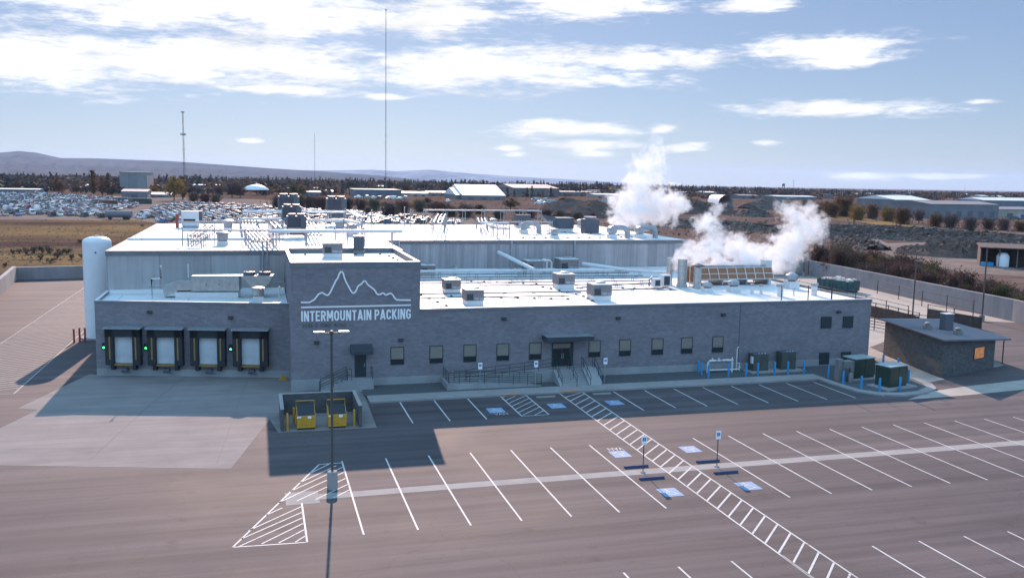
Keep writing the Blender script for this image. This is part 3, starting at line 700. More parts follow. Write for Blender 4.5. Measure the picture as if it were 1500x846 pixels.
# lettering and mountain line
STROKES = {
 'I': (.17, [[(.085, 0), (.085, 1)]]),
 'N': (.55, [[(.085, 0), (.085, 1)], [(.10, 1), (.45, 0)], [(.465, 0), (.465, 1)]]),
 'T': (.50, [[(0, .915), (.5, .915)], [(.25, 0), (.25, .98)]]),
 'E': (.46, [[(.085, 0), (.085, 1)], [(.02, .915), (.46, .915)], [(.02, .085), (.46, .085)], [(.02, .51), (.42, .51)]]),
 'R': (.53, [[(.085, 0), (.085, 1)], [(.02, .915), (.28, .915), (.41, .86), (.445, .71), (.41, .56), (.28, .50), (.02, .50)], [(.26, .5), (.45, 0)]]),
 'M': (.68, [[(.085, 0), (.085, 1)], [(.10, 1), (.34, .28)], [(.34, .28), (.58, 1)], [(.595, 0), (.595, 1)]]),
 'O': (.54, [[(.27, .915), (.14, .86), (.085, .71), (.085, .29), (.14, .14), (.27, .085), (.40, .14), (.455, .29), (.455, .71), (.40, .86), (.27, .915)]]),
 'U': (.54, [[(.085, 1), (.085, .29), (.14, .14), (.27, .085), (.40, .14), (.455, .29), (.455, 1)]]),
 'A': (.58, [[(.07, 0), (.28, 1)], [(.30, 1), (.51, 0)], [(.15, .26), (.43, .26)]]),
 'P': (.52, [[(.085, 0), (.085, 1)], [(.02, .915), (.28, .915), (.41, .86), (.44, .69), (.41, .52), (.28, .46), (.02, .46)]]),
 'C': (.52, [[(.455, .68), (.40, .86), (.27, .915), (.14, .86), (.085, .71), (.085, .29), (.14, .14), (.27, .085), (.40, .14), (.455, .32)]]),
 'K': (.55, [[(.085, 0), (.085, 1)], [(.10, .38), (.45, 1)], [(.22, .56), (.48, 0)]]),
 'G': (.54, [[(.455, .70), (.40, .86), (.27, .915), (.14, .86), (.085, .71), (.085, .29), (.14, .14), (.27, .085), (.40, .14), (.455, .29), (.455, .50)], [(.27, .47), (.50, .47)]])}
def stroke_text(word, x0, z0, width_of, h, sx):
    mb = MB(); x = x0; k = 0
    for chn in word:
        w, st = STROKES[chn]
        for pl in st:
            k += 1; P = [Vector((x+px*h*sx, 0, z0+pz*h)) for px, pz in pl]; hw = .076*h; n = len(P); L = []
            for i, p in enumerate(P):
                closed = (P[0]-P[-1]).length < 1e-6
                pa = P[i-1] if i > 0 else (P[-2] if closed else P[0]); pb = P[i+1] if i < n-1 else (P[1] if closed else P[-1])
                ta = (p-pa).normalized() if (p-pa).length > 1e-6 else (pb-p).normalized(); tb = (pb-p).normalized() if (pb-p).length > 1e-6 else ta
                t_ = (ta+tb).normalized(); nr = Vector((-t_.z, 0, t_.x)); m_ = hw/max(.5, nr.dot(Vector((-ta.z, 0, ta.x))))
                L.append((p+nr*m_, p-nr*m_))
            yf, yb = FY-.05-.0012*(k % 5), FY-.006; v = []
            for a_, b_ in L: v += [(a_.x, yf, a_.z), (b_.x, yf, b_.z), (a_.x, yb, a_.z), (b_.x, yb, b_.z)]
            f = []
            for i in range(n-1):
                o = 4*i; f += [(o, o+1, o+5, o+4), (o, o+4, o+6, o+2), (o+1, o+3, o+7, o+5)]
            f += [(0, 2, 3, 1), (4*n-4, 4*n-3, 4*n-1, 4*n-2)]
            mb.add(v, f)
        x += (w+.105)*h*sx
    return mb, x
tot = sum(STROKES[c][0]+.105 for c in 'INTERMOUNTAINPACKING')+.25-.105
SXL = 9.02/(tot*.86)
for wd in ('INTERMOUNTAIN', 'PACKING'):
    mb, xe = stroke_text(wd, 3.40 if wd[0] == 'I' else xe+.25*.86*SXL, 5.79, 0, .86, SXL); mb.build('lettering', MT['letter'], plant)
for wd, xo, ww in (('3036', 0, .86), ('E', 1.1, .16), ('IONA', 1.5, .86), ('ROAD', 2.62, .98)):
    put_text('address_lettering', wd, ww, 0.32, MT['address'], (3.45+xo, FY-0.006, 5.27), (R(90), 0, 0), plant, 0.02)
# mountain outline, points measured on the wall from the crop (scale 916/260)
MTN = [(214, 362), (272, 362), (316, 305), (348, 327), (362, 318), (380, 280), (396, 246), (404, 238), (416, 204), (430, 203), (440, 240), (450, 262), (476, 310), (488, 316), (500, 300), (510, 275), (526, 268), (543, 246), (560, 272), (580, 286), (597, 300), (606, 320), (622, 322), (634, 313), (644, 316), (652, 326), (676, 312), (690, 325), (700, 343), (712, 350), (781, 350)]
pts = [onY(380+a*260/916, 340+b*240/846, FY-0.03) for a, b in MTN]
def smooth(p, it=2):
    for _ in range(it):
        q = [p[0]]
        for a, b in zip(p, p[1:]): q += [a*.75+b*.25, a*.25+b*.75]
        q.append(p[-1]); p = q
    return p
def wall_ribbon(p, w, y0, y1):
    mb = MB(); n = len(p); L = []; 
    for i in range(n):
        t = (p[min(i+1, n-1)]-p[max(i-1, 0)]); t.normalize(); nr = Vector((-t.z, 0, t.x))*w/2
        L.append((p[i]+nr, p[i]-nr))
    v = []
    for a, b in L: v += [(a.x, y0, a.z), (b.x, y0, b.z), (a.x, y1, a.z), (b.x, y1, b.z)]
    f = []
    for i in range(n-1):
        o = 4*i; f += [(o, o+1, o+5, o+4), (o+2, o+6, o+7, o+3), (o, o+4, o+6, o+2), (o+1, o+3, o+7, o+5)]
    f += [(0, 2, 3, 1), (4*n-4, 4*n-3, 4*n-1, 4*n-2)]
    return mb.add(v, f)
wall_ribbon(smooth(pts, 1), 0.125, FY-.07, FY-.01).build('mountain_outline', MT['letter'], plant)
mb = MB(); mb.box(3.40, FY-.06, 6.90, 12.42, FY-.008, 7.02); mb.build('underline_bar', MT['letter'], plant)
# windows
def window(x0, z0, x1, z1, blind=True, name='window', mat='glass'):
    f = MB(); t = 0.055
    for b in ((x0-t, z0-t, x1+t, z0), (x0-t, z1, x1+t, z1+t), (x0-t, z0, x0, z1), (x1, z0, x1+t, z1)): f.box(b[0], FY-0.045, b[1], b[2], FY-0.004, b[3])
    w = f.build(name, MT['frame'], plant)
    g = MB(); g.box(x0, FY-0.022, z0, x1, FY-0.008, z1 if not blind else z0+(z1-z0)*0.30); g.build('pane', MT[mat], w)
    if blind:
        g = MB(); g.box(x0, FY-0.024, z0+(z1-z0)*blind, x1, FY-0.008, z1); g.build('blind', MT['blind'], w)
    return w
for i, (x0, x1) in enumerate(((10.76, 11.8), (14.09, 15.15), (17.05, 18.08), (20.0, 21.02), (22.95, 23.97), (28.52, 29.53), (31.45, 32.48), (34.63, 35.68), (37.58, 38.64), (40.76, 41.79))):
    window(x0, 1.96, x1, 3.38, (0.30, 0.27, 0.33, 0.28, 0.31, 0.3, 0.34, 0.36, 0.4, 0.42)[i])
for (x0, z0, x1, z1) in ((52.24, 3.92, 53.3, 4.98), (54.68, 3.9, 55.72, 4.96), (52.26, 0.36, 53.29, 1.46), (54.7, 0.4, 55.71, 1.44)):
    f = MB(); f.box(x0-.04, FY-.085, z0-.04, x1+.04, FY-.01, z1+.04)
    for k in range(9): 
        z = z0+(z1-z0)*(k+.5)/9; f.box(x0, FY-.11, z-.02, x1, FY-.087, z+.03)
    f.build('louvered_vent', MT['louver'], plant)
# main entrance
e = MB(); e.box(25.0, FY-.05, 1.22, 27.0, FY-.004, 3.35); ent = e.build('entrance_door', MT['doordark'], plant)
g = MB(); g.box(25.12, FY-.065, 1.35, 25.85, FY-.053, 2.75); g.box(25.97, FY-.065, 1.35, 26.62, FY-.053, 2.75); g.build('pane', MT['glass'], ent)
g = MB(); g.box(25.1, FY-.065, 2.85, 26.7, FY-.053, 3.25); g.build('transom_pane', MT['blind'], ent)
g = MB(); g.tube([(25.9, FY-.12, 1.9), (25.9, FY-.12, 2.4)], 0.03, 6); g.tube([(26.05, FY-.12, 1.9), (26.05, FY-.12, 2.4)], 0.03, 6); g.build('handle', MT['steel'], ent)
c = MB(); c.prism([(24.05, FY-1.5), (28.4, FY-1.5), (28.4, FY-.005), (24.05, FY-.005)], 3.68, 4.08); can = c.build('entrance_canopy', MT['awning'], plant)
c = MB(); c.prism([(24.08, FY-1.47), (28.37, FY-1.47), (28.37, FY-.01), (24.08, FY-.01)], 4.083, 4.11); c.build('canopy_roof', MT['steel'], can)
# side door with awning on the tower
e = MB(); e.box(7.72, FY-.05, 0.98, 8.66, FY-.006, 3.0); sd = e.build('side_door', MT['doordark'], plant)
g = MB(); g.tube([(8.52, FY-.1, 1.85), (8.52, FY-.1, 2.15)], 0.025, 6); g.build('handle', MT['steel'], sd)
c = MB(); c.extrude([(0, FY-.01, 3.78), (0, FY-1.0, 3.30), (0, FY-1.0, 3.05), (0, FY-.01, 3.05)], (7.35, 0, 0), (9.15, 0, 0)); c.build('awning', MT['awning'], plant)
# wall lights
def wall_light(x, z, y=FY, dirn=None):
    l = MB(); l.extrude([(0, y-.004, z+.16), (0, y-.22, z+.10), (0, y-.24, z-.02), (0, y-.004, z-.12)], (x-.2, 0, 0), (x+.2, 0, 0))
    return l.build('wall_light', MT['frame'], plant)
for px, py in ((738, 467), (905, 466), (1059, 461), (1228, 457), (464, 502), (587, 498)):
    p = onY(px, py, FY); wall_light(p.x, p.z)
for px, py in ((217, 460), (338, 464)):
    p = onY(px, py, 82.5); u = (p.x-DL.x)/(DR.x-DL.x); wall_light(p.x, p.z, DL.y+(DR.y-DL.y)*u-.05)
# dock bays
ang = math.atan2(dd.y, dd.x)
def bay(i, green):
    s = (156+62.7*i-140)/(425-140)                     # along the wall
    x0 = DL.x+(DR.x-DL.x)*((156, 218, 281, 344)[i]-138.5)/(426-138.5); w = 3.0
    root = MB()
    T = lambda p: p
    # local frame: x along the wall, y into the wall, z up
    root.box(0, -.55, 1.05, .68, 0, 4.2, 0); root.box(w-.68, -.55, 1.05, w, 0, 4.2, 0); root.box(0, -.55, 3.52, w, 0, 4.2, 0)
    b = root.build('dock_shelter', MT['black'], plant)
    p = DL+dd*((x0-DL.x)/dd.x); b.location = (p.x+dn.x*.05, p.y+dn.y*.05, 0); b.rotation_euler = (0, 0, ang)
    r = MB(); r.extrude([(0, 0, 4.42), (0, -.75, 4.30), (0, -.75, 4.22), (0, 0, 4.22)], (-.1, 0, 0), (w+.1, 0, 0)); r.build('hood', MT['steel'], b)
    d = MB(); d.box(.68, -.12, 1.15, w-.68, -.06, 3.52)
    for k in range(1, 4): d.box(.68, -.125, 1.15+k*.59-.012, w-.68, -.121, 1.15+k*.59+.012)
    d.build('door_panel', MT['door'], b)
    for x in (.34, w-.44): g = MB(); g.box(x, -.575, 1.55, x+.12, -.553, 3.5); g.build('guide_strip', MT['amber'], b)
    l = MB(); l.box(.55, -.45, .98, w-.55, 0, 1.12); l.build('leveler_lip', MT['amber'], b)
    for x in (.42, w-.72): g = MB(); g.box(x, -.5, .62, x+.3, 0, 1.03); g.build('bumper', MT['black'], b)
    h = MB(); h.cbox(w/2, -.16, .45, .5, .3, .3); h.tube([(w/2-.3, -.2, .4), (w/2+.5, -.25, .35)], .05, 6); h.build('vehicle_hook', MT['darkgrey'], b)
    if green:
        q = MB(); q.box(-.42, -.14, 2.3, -.12, 0, 2.9); sb = q.build('signal_box', MT['black'], b)
        q = MB(); q.lathe([(0.0, .02), (.085, .0), (.085, -.03)], (0, 0, 0), 12); lp = q.build('signal_lamp', MT['greenlamp'], sb); lp.location = (-.27, -.18, 2.5); lp.rotation_euler = (R(90), 0, 0)
for i, gflag in enumerate((1, 1, 0, 1)): bay(i, gflag)
# side-door stairs
mb = MB(); mb.box(7.0, 74.15, -.1, 9.15, FY-.062, 0.97)
n = 6
for k in range(n): mb.box(7.0-(k+1)*.35, 74.35, -.1, 7.0-k*.35+.001, FY-.062, 0.97-(k+1)*.145)
mb.extrude([(7.0, 74.15, -.1), (7.0, 74.15, 0.985), (4.7, 74.15, 0.02), (4.7, 74.15, -.1)], (0, 0, 0), (0, .2, 0))
st = mb.build('side_door_stairs', MT['concrete_wall'], plant)
def railing(path, h=1.0, r=0.026, n_mid=1, posts=1.4, parent=plant, mat=None, name='railing', pickets=0):
    mb = MB(); P = [Vector(p) for p in path]
    for lv in [1.0]+[(k+1)/(n_mid+1) for k in range(n_mid)]:
        mb.tube([p+Vector((0, 0, h*lv)) for p in P], r, 5)
    for a, b in zip(P, P[1:]):
        L = (b-a).length; k = max(1, int(round(L/posts)))
        for i in range(k+1):
            q = a.lerp(b, i/k); mb.tube([q, q+Vector((0, 0, h))], r, 5)
    return mb.build(name, mat or MT['rail'], parent)
railing([(4.75, 74.25, .02), (7.0, 74.25, .98)], .95, parent=st); railing([(4.9, 75.2, .02), (7.0, 75.2, .98)], .95, parent=st)
railing([(7.0, 74.25, .98), (7.35, 74.25, .98)], .95, parent=st); railing([(9.05, 74.25, .98), (9.05, 75.2, .98)], .95, parent=st)
# entrance stairs and switchback ramp
mb = MB()
mb.box(24.75, 74.0, -.1, 28.6, FY-.062, 1.20)
for k in range(7): mb.box(24.95, 74.0-(k+1)*.29, -.1, 27.35, 74.0-k*.29+.001, 1.20-(k+1)*.15)
mb.extrude([(0, 71.9, -.1), (0, 71.9, .2), (0, 74.0, 1.34), (0, 74.0, -.1)], (27.35, 0, 0), (28.6, 0, 0))
mb.extrude([(0, 71.9, -.1), (0, 71.9, .2), (0, 74.0, 1.28), (0, 74.0, -.1)], (24.7, 0, 0), (24.95, 0, 0))
es = mb.build('entrance_stairs', MT['concrete_wall'], plant)
mb = MB()
mb.extrude([(15.3, 0, -.1), (15.3, 0, .62), (17.0, 0, .62), (23.3, 0, .16), (23.3, 0, -.1)], (0, 72.75, 0), (0, 72.95, 0))     # front kerb wall
mb.extrude([(15.3, 0, -.1), (15.3, 0, .52), (16.8, 0, .52), (23.2, 0, .13), (23.2, 0, -.1)], (0, 72.95, 0), (0, 73.95, 0))     # lower run
mb.extrude([(15.3, 0, -.1), (15.3, 0, .52), (16.8, 0, .52), (24.75, 0, 1.19), (24.75, 0, -.1)], (0, 74.0, 0), (0, FY-.062, 0))  # upper run
mb.extrude([(19.5, 0, -.1), (19.5, 0, .78), (24.75, 0, 1.25), (24.75, 0, -.1)], (0, 73.951, 0), (0, 73.998, 0))
mb.box(15.05, 72.75, -.1, 15.298, FY-.062, .66)
rp = mb.build('access_ramp', MT['concrete_wall'], plant)
railing([(15.2, 75.2, .66), (15.2, 72.85, .62), (17.0, 72.85, .62), (23.3, 72.85, .16)], .95, n_mid=4, posts=1.15, parent=rp)
railing([(15.9, 73.97, .55), (17, 73.97, .55), (23.2, 73.97, .16)], .9, n_mid=1, posts=1.6, parent=rp)
railing([(16.9, 74.05, .56), (24.7, 74.05, 1.2)], .95, n_mid=2, posts=1.3, parent=rp)
for x in (24.85, 26.2, 27.45, 28.5):
    railing([(x, 71.95, .1), (x, 73.9, 1.2), (x, 74.4, 1.2)], .95, n_mid=1, posts=1.0, parent=es)
# trash enclosure
en = empty('trash_enclosure', (1.4, 63.5, 0), 0, 'three-sided block enclosure round the two yellow dumpsters', 'enclosure')
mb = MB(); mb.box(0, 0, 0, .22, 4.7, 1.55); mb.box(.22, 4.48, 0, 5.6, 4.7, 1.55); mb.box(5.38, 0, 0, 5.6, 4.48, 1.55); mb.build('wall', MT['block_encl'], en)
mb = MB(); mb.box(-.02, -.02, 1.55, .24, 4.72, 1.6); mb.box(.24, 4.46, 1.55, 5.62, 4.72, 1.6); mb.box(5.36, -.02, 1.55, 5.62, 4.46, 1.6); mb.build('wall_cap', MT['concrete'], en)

# ================================================================== FRONT YARD THINGS
def dumpster(name='dumpster'):
    t = empty(name)
    mb = MB()
    mb.extrude([(0, 0, .12), (0, 0, .98), (0, .75, 1.38), (0, 1.35, 1.38), (0, 1.35, .12)], (0, 0, 0), (1.28, 0, 0))
    for x in (-.04, 1.28): mb.box(x, .1, .62, x+.04, 1.2, .82)
    for z in (.35, .72): mb.box(.01, -.03, z, 1.27, -.002, z+.05)
    mb.build('body', MT['yellow'], t, bevel=.012)
    l = MB(); l.add([(.04, .03, 1.005), (1.24, .03, 1.005), (1.24, .76, 1.405), (.04, .76, 1.405)], [(0, 1, 2, 3)]); l.box(.04, .77, 1.383, 1.24, 1.33, 1.42); l.build('lid', MT['black'], t)
    r = MB()
    r.tube([(0, 1.37, 1.3), (0, 1.37, 1.75), (1.28, 1.37, 1.75), (1.28, 1.37, 1.3)], .035, 6); r.build('lid_frame', MT['yellow'], t)
    for x in (.1, 1.18):
        for y in (.15, 1.2):
            w = MB(); w.tube([(x-.03, y, .065), (x+.03, y, .065)], .065, 10); w.build('caster', MT['black'], t)
    s = MB(); s.quad([(.75, -.034, .80), (1.0, -.034, .80), (1.0, -.034, .97), (.75, -.034, .97)]); s.build('sticker', MT['letter'], t)
    s = MB(); s.quad([(.02, -.034, .86), (.3, -.034, .86), (.3, -.034, .96), (.02, -.034, .96)]); s.build('sticker', MT['letter'], t)
    return t
d1 = dumpster(); tag(d1, 'yellow dumpster with black lid, behind the pair of yellow posts in the enclosure', 'dumpster', 'dumpsters in the enclosure'); d1.location = (2.5, 63.65, .006)
d2 = copy_tree(d1, loc=(4.65, 63.6, .006), label='yellow dumpster just behind the tall lamp post in the enclosure')
def post(name, r, h, mat, label, cat, group, loc, cap=None, collar=None):
    t = MB(); t.lathe([(r, 0), (r, h-.06), (r*.8, h-.015), (r*.3, h)], (0, 0, 0), 14)
    o = t.build(name, mat); o.location = loc; tag(o, label, cat, group)
    return o
def post_set(name, mat, r, h, items, cat, group):
    proto = None
    for lb, loc in items:
        if proto is None: proto = post(name, r, h, mat, lb, cat, group, loc)
        else:
            c = proto.copy(); scene.collection.objects.link(c); c.location = loc; c['label'] = lb
    return proto
post_set('yellow_bollard', MT['yellow'], .085, 1.25, [
    ('yellow steel post at the open front corner of the enclosure near the apron', (1.85, 63.75, .006)),
    ('yellow steel post close beside the dumpster with two posts next to it', (2.36, 65.2, .006)),
    ('yellow steel post standing alone on the side of the enclosure near the lamp', (6.5, 63.85, .006))], 'bollard', 'yellow posts in the trash enclosure')
ord_ = ['first', 'second', 'third', 'fourth', 'fifth', 'sixth', 'seventh', 'eighth', 'ninth']
bl = []
rowA = [(39.16, 74.9, 'blue post nearest the wall at the start of the white pipe loop'), (39.0, 74.0, 'blue post one step out from the wall before the white pipe loop'), (39.1, 72.85, 'blue post at the kerb corner before the white pipe loop'),
        (41.08, 72.8, 'blue post by the kerb in front of the white pipe loop end'), (42.87, 72.8, 'blue post by the kerb between the pipe loop and the olive cabinets'), (44.14, 72.9, 'blue post in front of the cabinet that carries a white meter'),
        (45.87, 72.88, 'blue post in the gap between the two olive cabinets'), (47.28, 72.92, 'blue post directly in front of the plain olive cabinet'), (48.94, 72.85, 'blue post past the end of the olive cabinets at the bend of the kerb'),
        (49.95, 70.5, 'blue post first round the bend below the lower wall vents'), (49.85, 68.2, 'blue post beside the grey switch cabinet with the arched pipe'), (50.2, 66.15, 'blue post at the outer curve before the first green transformer'),
        (51.2, 65.05, 'blue post with pale cap at the curve before the front transformer'), (53.3, 65.1, 'blue post with pale cap by the far corner of the front transformer'), (56.2, 67.6, 'blue post at the tip of the gravel bed beside the sand lane'),
        (58.6, 77.2, 'blue post closest to the building corner behind the rear transformer'), (58.7, 74.3, 'short looking blue post behind the front transformer'), (58.9, 72.4, 'blue post beyond the front transformer top facing the shack')]
post_set('blue_bollard', MT['blue'], .10, 1.2, [(lb, (x, y, .13)) for x, y, lb in rowA], 'bollard', 'blue bollards along the gravel bed')
post_set('red_bollard', MT['red'], .10, 1.5, [('tallest looking red post of the group beside the white tank', (-17.3, 101.5, 0)), ('red post in the middle of the group beside the white tank', (-17.85, 101.7, 0)),
    ('red post at the stripe side of the group beside the white tank', (-18.3, 101.2, 0)), ('lone red post between the white tank and the dock corner', (-14.9, 101.5, 0))], 'bollard', 'red posts round the white tank')
# pipe loop (backflow preventer)
t = empty('backflow_preventer', (39.9, 74.55, .2), 0, 'white painted water pipe loop standing in front of the block wall', 'pipework')
mb = MB(); mb.tube(smooth([Vector(p) for p in ((0, 0, -.1), (0, 0, 1.0), (.15, 0, 1.12), (.75, 0, 1.12))], 1), .1, 8); mb.tube(smooth([Vector(p) for p in ((1.5, 0, 1.12), (2.35, 0, 1.12), (2.5, 0, 1.0), (2.5, 0, -.1))], 1), .1, 8)
mb.tube([(.75, 0, 1.12), (1.5, 0, 1.12)], .05, 8); mb.build('pipe', MT['white'], t)
for x in (.45, 1.1, 2.48):
    mb = MB(); mb.lathe([(.15, -.06), (.15, .06)], (x, 0, 1.12), 12); mb.cbox(x, 0, 1.15, .1, .1, .22); mb.build('valve', MT['white'], t)
mb = MB(); mb.tube([(0, 0, .25), (3.3, 0, .22)], .07, 6); mb.build('lower_pipe', MT['white'], t)
t = empty('gas_riser', (43.0, 74.8, .2), 0, 'thin tall white riser pipe with hooked top beside the pipe loop', 'pipe')
mb = MB(); mb.tube(smooth([Vector(p) for p in ((0, 0, 0), (0, 0, 2.1), (.05, 0, 2.25), (.16, 0, 2.25))], 1), .05, 7); mb.build('riser', MT['white'], t)
mb = MB(); mb.tube([(0, 0, .75), (.3, 0, .75), (.3, 0, 0)], .05, 6); mb.lathe([(.12, 0), (.12, .12)], (.3, 0, .3), 10); mb.build('branch_pipe', MT['white'], t)
tag(MB().prism([(43.9, 73.4), (49.6, 73.5), (49.5, 75.25), (43.7, 75.25)], .12, .26).build('equipment_pad', MT['concrete']), 'long concrete pad under the two olive cabinets by the wall', 'pad')
tag(MB().prism([(51.9, 64.9), (55.8, 65.9), (55.3, 68.3), (51.6, 67.3)], .12, .24).build('equipment_pad', MT['concrete']), 'square concrete pad under the front green transformer', 'pad')
tag(MB().prism([(51.3, 68.9), (55.1, 69.3), (54.9, 71.6), (51.2, 71.2)], .12, .24).build('equipment_pad', MT['concrete']), 'concrete pad under the rear green transformer', 'pad')
def cabinet(x, y, w, d, h, label, mat, white_meter=False):
    t = empty('utility_cabinet', (x, y, .26), 0, label, 'cabinet')
    mb = MB(); mb.box(0, 0, 0, w, d, h); mb.build('body', mat, t, bevel=.02)
    mb = MB(); mb.box(.04, -.025, .08, w/2-.01, -.003, h-.08); mb.box(w/2+.01, -.025, .08, w-.04, -.003, h-.08); mb.build('door', mat, t)
    mb = MB(); mb.box(-.02, -.04, h+.001, w+.02, d+.02, h+.05); mb.build('top_cover', MT['darkgrey'] if mat is MT['olive'] else mat, t)
    for k in range(3): mb = MB(); mb.lathe([(.05, 0), (.05, .06), (.01, .09)], (w*(.45+k*.2), d*.3, h+.05), 8); mb.build('lifting_eye', MT['white'], t)
    if white_meter: mb = MB(); mb.box(-.14, .0, .7, -.003, .3, 1.35); mb.build('meter', MT['white'], t)
cabinet(44.4, 74.2, 1.6, .95, 1.5, 'olive utility cabinet with a white meter on its side', MT['olive'], True)
cabinet(47.4, 74.25, 1.55, .9, 1.6, 'plain dark olive utility cabinet on the shared pad', MT['olive'])
def transformer(loc, rz, label):
    t = empty('pad_transformer', loc, rz, label, 'transformer', 'green pad transformers')
    mb = MB(); mb.box(-1.15, -.75, 0, 1.15, .75, 1.75); mb.build('tank_body', MT['green'], t, bevel=.03)
    mb = MB(); mb.box(-1.22, -.82, 1.752, 1.22, -.01, 1.85); mb.box(-1.22, .01, 1.752, 1.22, .82, 1.85); mb.build('lid', pmat('sunlit_green_lid', (.30, .33, .31), .3, var=.1) if 'lidm' not in MT else MT['lidm'], t, bevel=.02)
    mb = MB(); mb.box(-1.1, -.785, .1, -.02, -.752, 1.68); mb.box(.02, -.785, .1, 1.1, -.752, 1.68); mb.build('door', MT['green'], t)
    mb = MB()
    for k in range(9): mb.box(1.152, -.7+k*.165, .2, 1.30, -.66+k*.165, 1.55)
    mb.build('cooling_fins', MT['green'], t)
MT['lidm'] = pmat('sunlit_green_lid', (.30, .33, .31), .3, var=.1)  # sun on top of the dark green box painted in as a paler lid
transformer((53.65, 66.75, .24), R(14), 'green transformer box nearest the kerb curve, its lid in two halves painted pale as if sunlit')
transformer((53.0, 70.4, .24), R(8), 'green transformer box behind the other, next to the grey switch cabinet')
t = empty('switch_cabinet', (50.75, 69.4, .13), R(8), 'grey electrical switch cabinet with an arched pipe in front', 'cabinet')
mb = MB(); mb.box(0, 0, .1, 1.3, .7, 1.75); mb.box(-.55, .15, 0, -.02, .6, 1.95); mb.build('body', MT['greybox'], t, bevel=.02)
mb = MB(); mb.tube(smooth([Vector(p) for p in ((0, -.25, 0), (0, -.25, 1.0), (.2, -.25, 1.3), (.5, -.25, 1.1), (.55, -.25, 0))], 2), .09, 7); mb.build('arched_pipe', MT['darkgrey'], t)
mb = MB(); mb.lathe([(.2, 0), (.2, .7), (.1, .85)], (.25, -.6, 0), 10); mb.build('regulator', MT['greybox'], t)
# parking signs
def sign(loc, label, group, h=2.25, conc=False):
    t = empty('parking_sign', loc, 0, label, 'sign', group)
    mb = MB(); mb.tube([(0, 0, 0), (0, 0, h)], .03, 6); mb.build('post', MT['steel'] if not conc else MT['pole'], t)
    mb = MB(); mb.box(-.17, -.045, h-.52, .17, -.032, h+.02); pl = mb.build('plate', MT['letter'], t)
    mb = MB(); mb.quad([(-.11, -.048, h-.32), (.11, -.048, h-.32), (.11, -.048, h-.1), (-.11, -.048, h-.1)], 0)
    s2 = MB(); isa(s2, 0, 0, .21, 0, False, 1)
    mb.add([(x, -.050-z, h-.21+y) for x, y, z in s2.v], s2.f, 1); mb.build('symbol', [MT['bluesign'], MT['letter']], pl)
    if conc: mb = MB(); mb.lathe([(.16, 0), (.15, .05), (.05, .08)], (0, 0, 0), 10); mb.build('footing', MT['concrete'], t)
    return t
MT['bluesign'] = pmat('sign_blue', (.04, .14, .45), .5, var=.03)
sign((17.8, 72.55, .14), 'white parking sign on post in front of the ramp corner railing', 'accessible parking signs')
sign((22.65, 72.45, .14), 'white parking sign on post beside the foot of the ramp', 'accessible parking signs')
sign((28.95, 72.5, .14), 'white parking sign on post beside the entrance steps and gravel', 'accessible parking signs')
sign((22.6, 49.85, .01), 'parking sign on the gutter between two navy wheel stops, on the pole lamp side', 'accessible parking signs', 2.3, True)
sign((27.65, 49.9, .01), 'parking sign on the gutter beyond the striped crosswalk', 'accessible parking signs', 2.3, True)
def wheelstop(x, y, z, mat, label):
    mb = MB(); mb.extrude([(0, -.09, 0), (0, -.065, .12), (0, .065, .12), (0, .09, 0)], (-.8, 0, 0), (.8, 0, 0))
    o = mb.build('wheel_stop', mat); o.location = (x, y, z); return tag(o, label, 'wheel stop', 'wheel stops')
wheelstop(22.6, 50.9, .006, MT['navy'], 'navy wheel stop behind the gutter sign in the stall marked for vans')
wheelstop(22.65, 48.65, .004, MT['navy'], 'navy wheel stop crossed by the sign shadow, this side of the gutter')
wheelstop(27.55, 50.9, .006, MT['navy'], 'navy wheel stop beyond the crosswalk, on the plant side of the gutter')
wheelstop(27.6, 48.65, .004, MT['navy'], 'navy wheel stop beyond the crosswalk, on this side of the gutter')
wheelstop(22.55, 69.3, .004, MT['concrete'], 'pale wheel stop in the stall between the two striped walkways')
wheelstop(27.5, 69.4, .004, MT['concrete'], 'pale wheel stop in the stall just past the entrance steps')
# chock by the dock corner
mb = MB(); mb.extrude([(-.35, 0, 0), (.35, 0, 0), (0, 0, .5)], (0, 0, 0), (0, .3, 0)); o = mb.build('wheel_chock', MT['yellow']); o.location = (2.0, 79.6, .005); tag(o, 'yellow triangular wheel chock on the apron by the dock corner', 'wheel chock')
# lamp post
t = empty('lamp_post', (3.94, 51.05, .01), 0, 'tall twin-headed lamp post on a round concrete pedestal in the hatched island', 'lamp post')
mb = MB(); mb.lathe([(.30, 0), (.30, .98), (.27, 1.03), (.1, 1.05)], (0, 0, 0), 24); mb.build('pedestal', MT['concrete'], t)
mb = MB(); mb.box(-.065, -.065, 1.05, .065, .065, 9.0); mb.build('pole', MT['pole'], t)
mb = MB(); mb.tube([(-.62, 0, 9.0), (.62, 0, 9.0)], .035, 6); mb.lathe([(.12, -.08), (.12, .1), (.05, .14)], (0, 0, 9.0), 10); mb.build('cross_arm', MT['pole'], t)
for s in (-1, 1):
    mb = MB(); mb.prism([(s*.38, -.14), (s*.95, -.17), (s*1.0, 0), (s*.95, .17), (s*.38, .14)][::s], 9.02, 9.1); h = mb.build('lamp_head', MT['steel'], t, bevel=.015)
    mb = MB(); mb.cbox(s*.68, 0, 9.005, .4, .24, .012); mb.build('lens', MT['letter'], h)
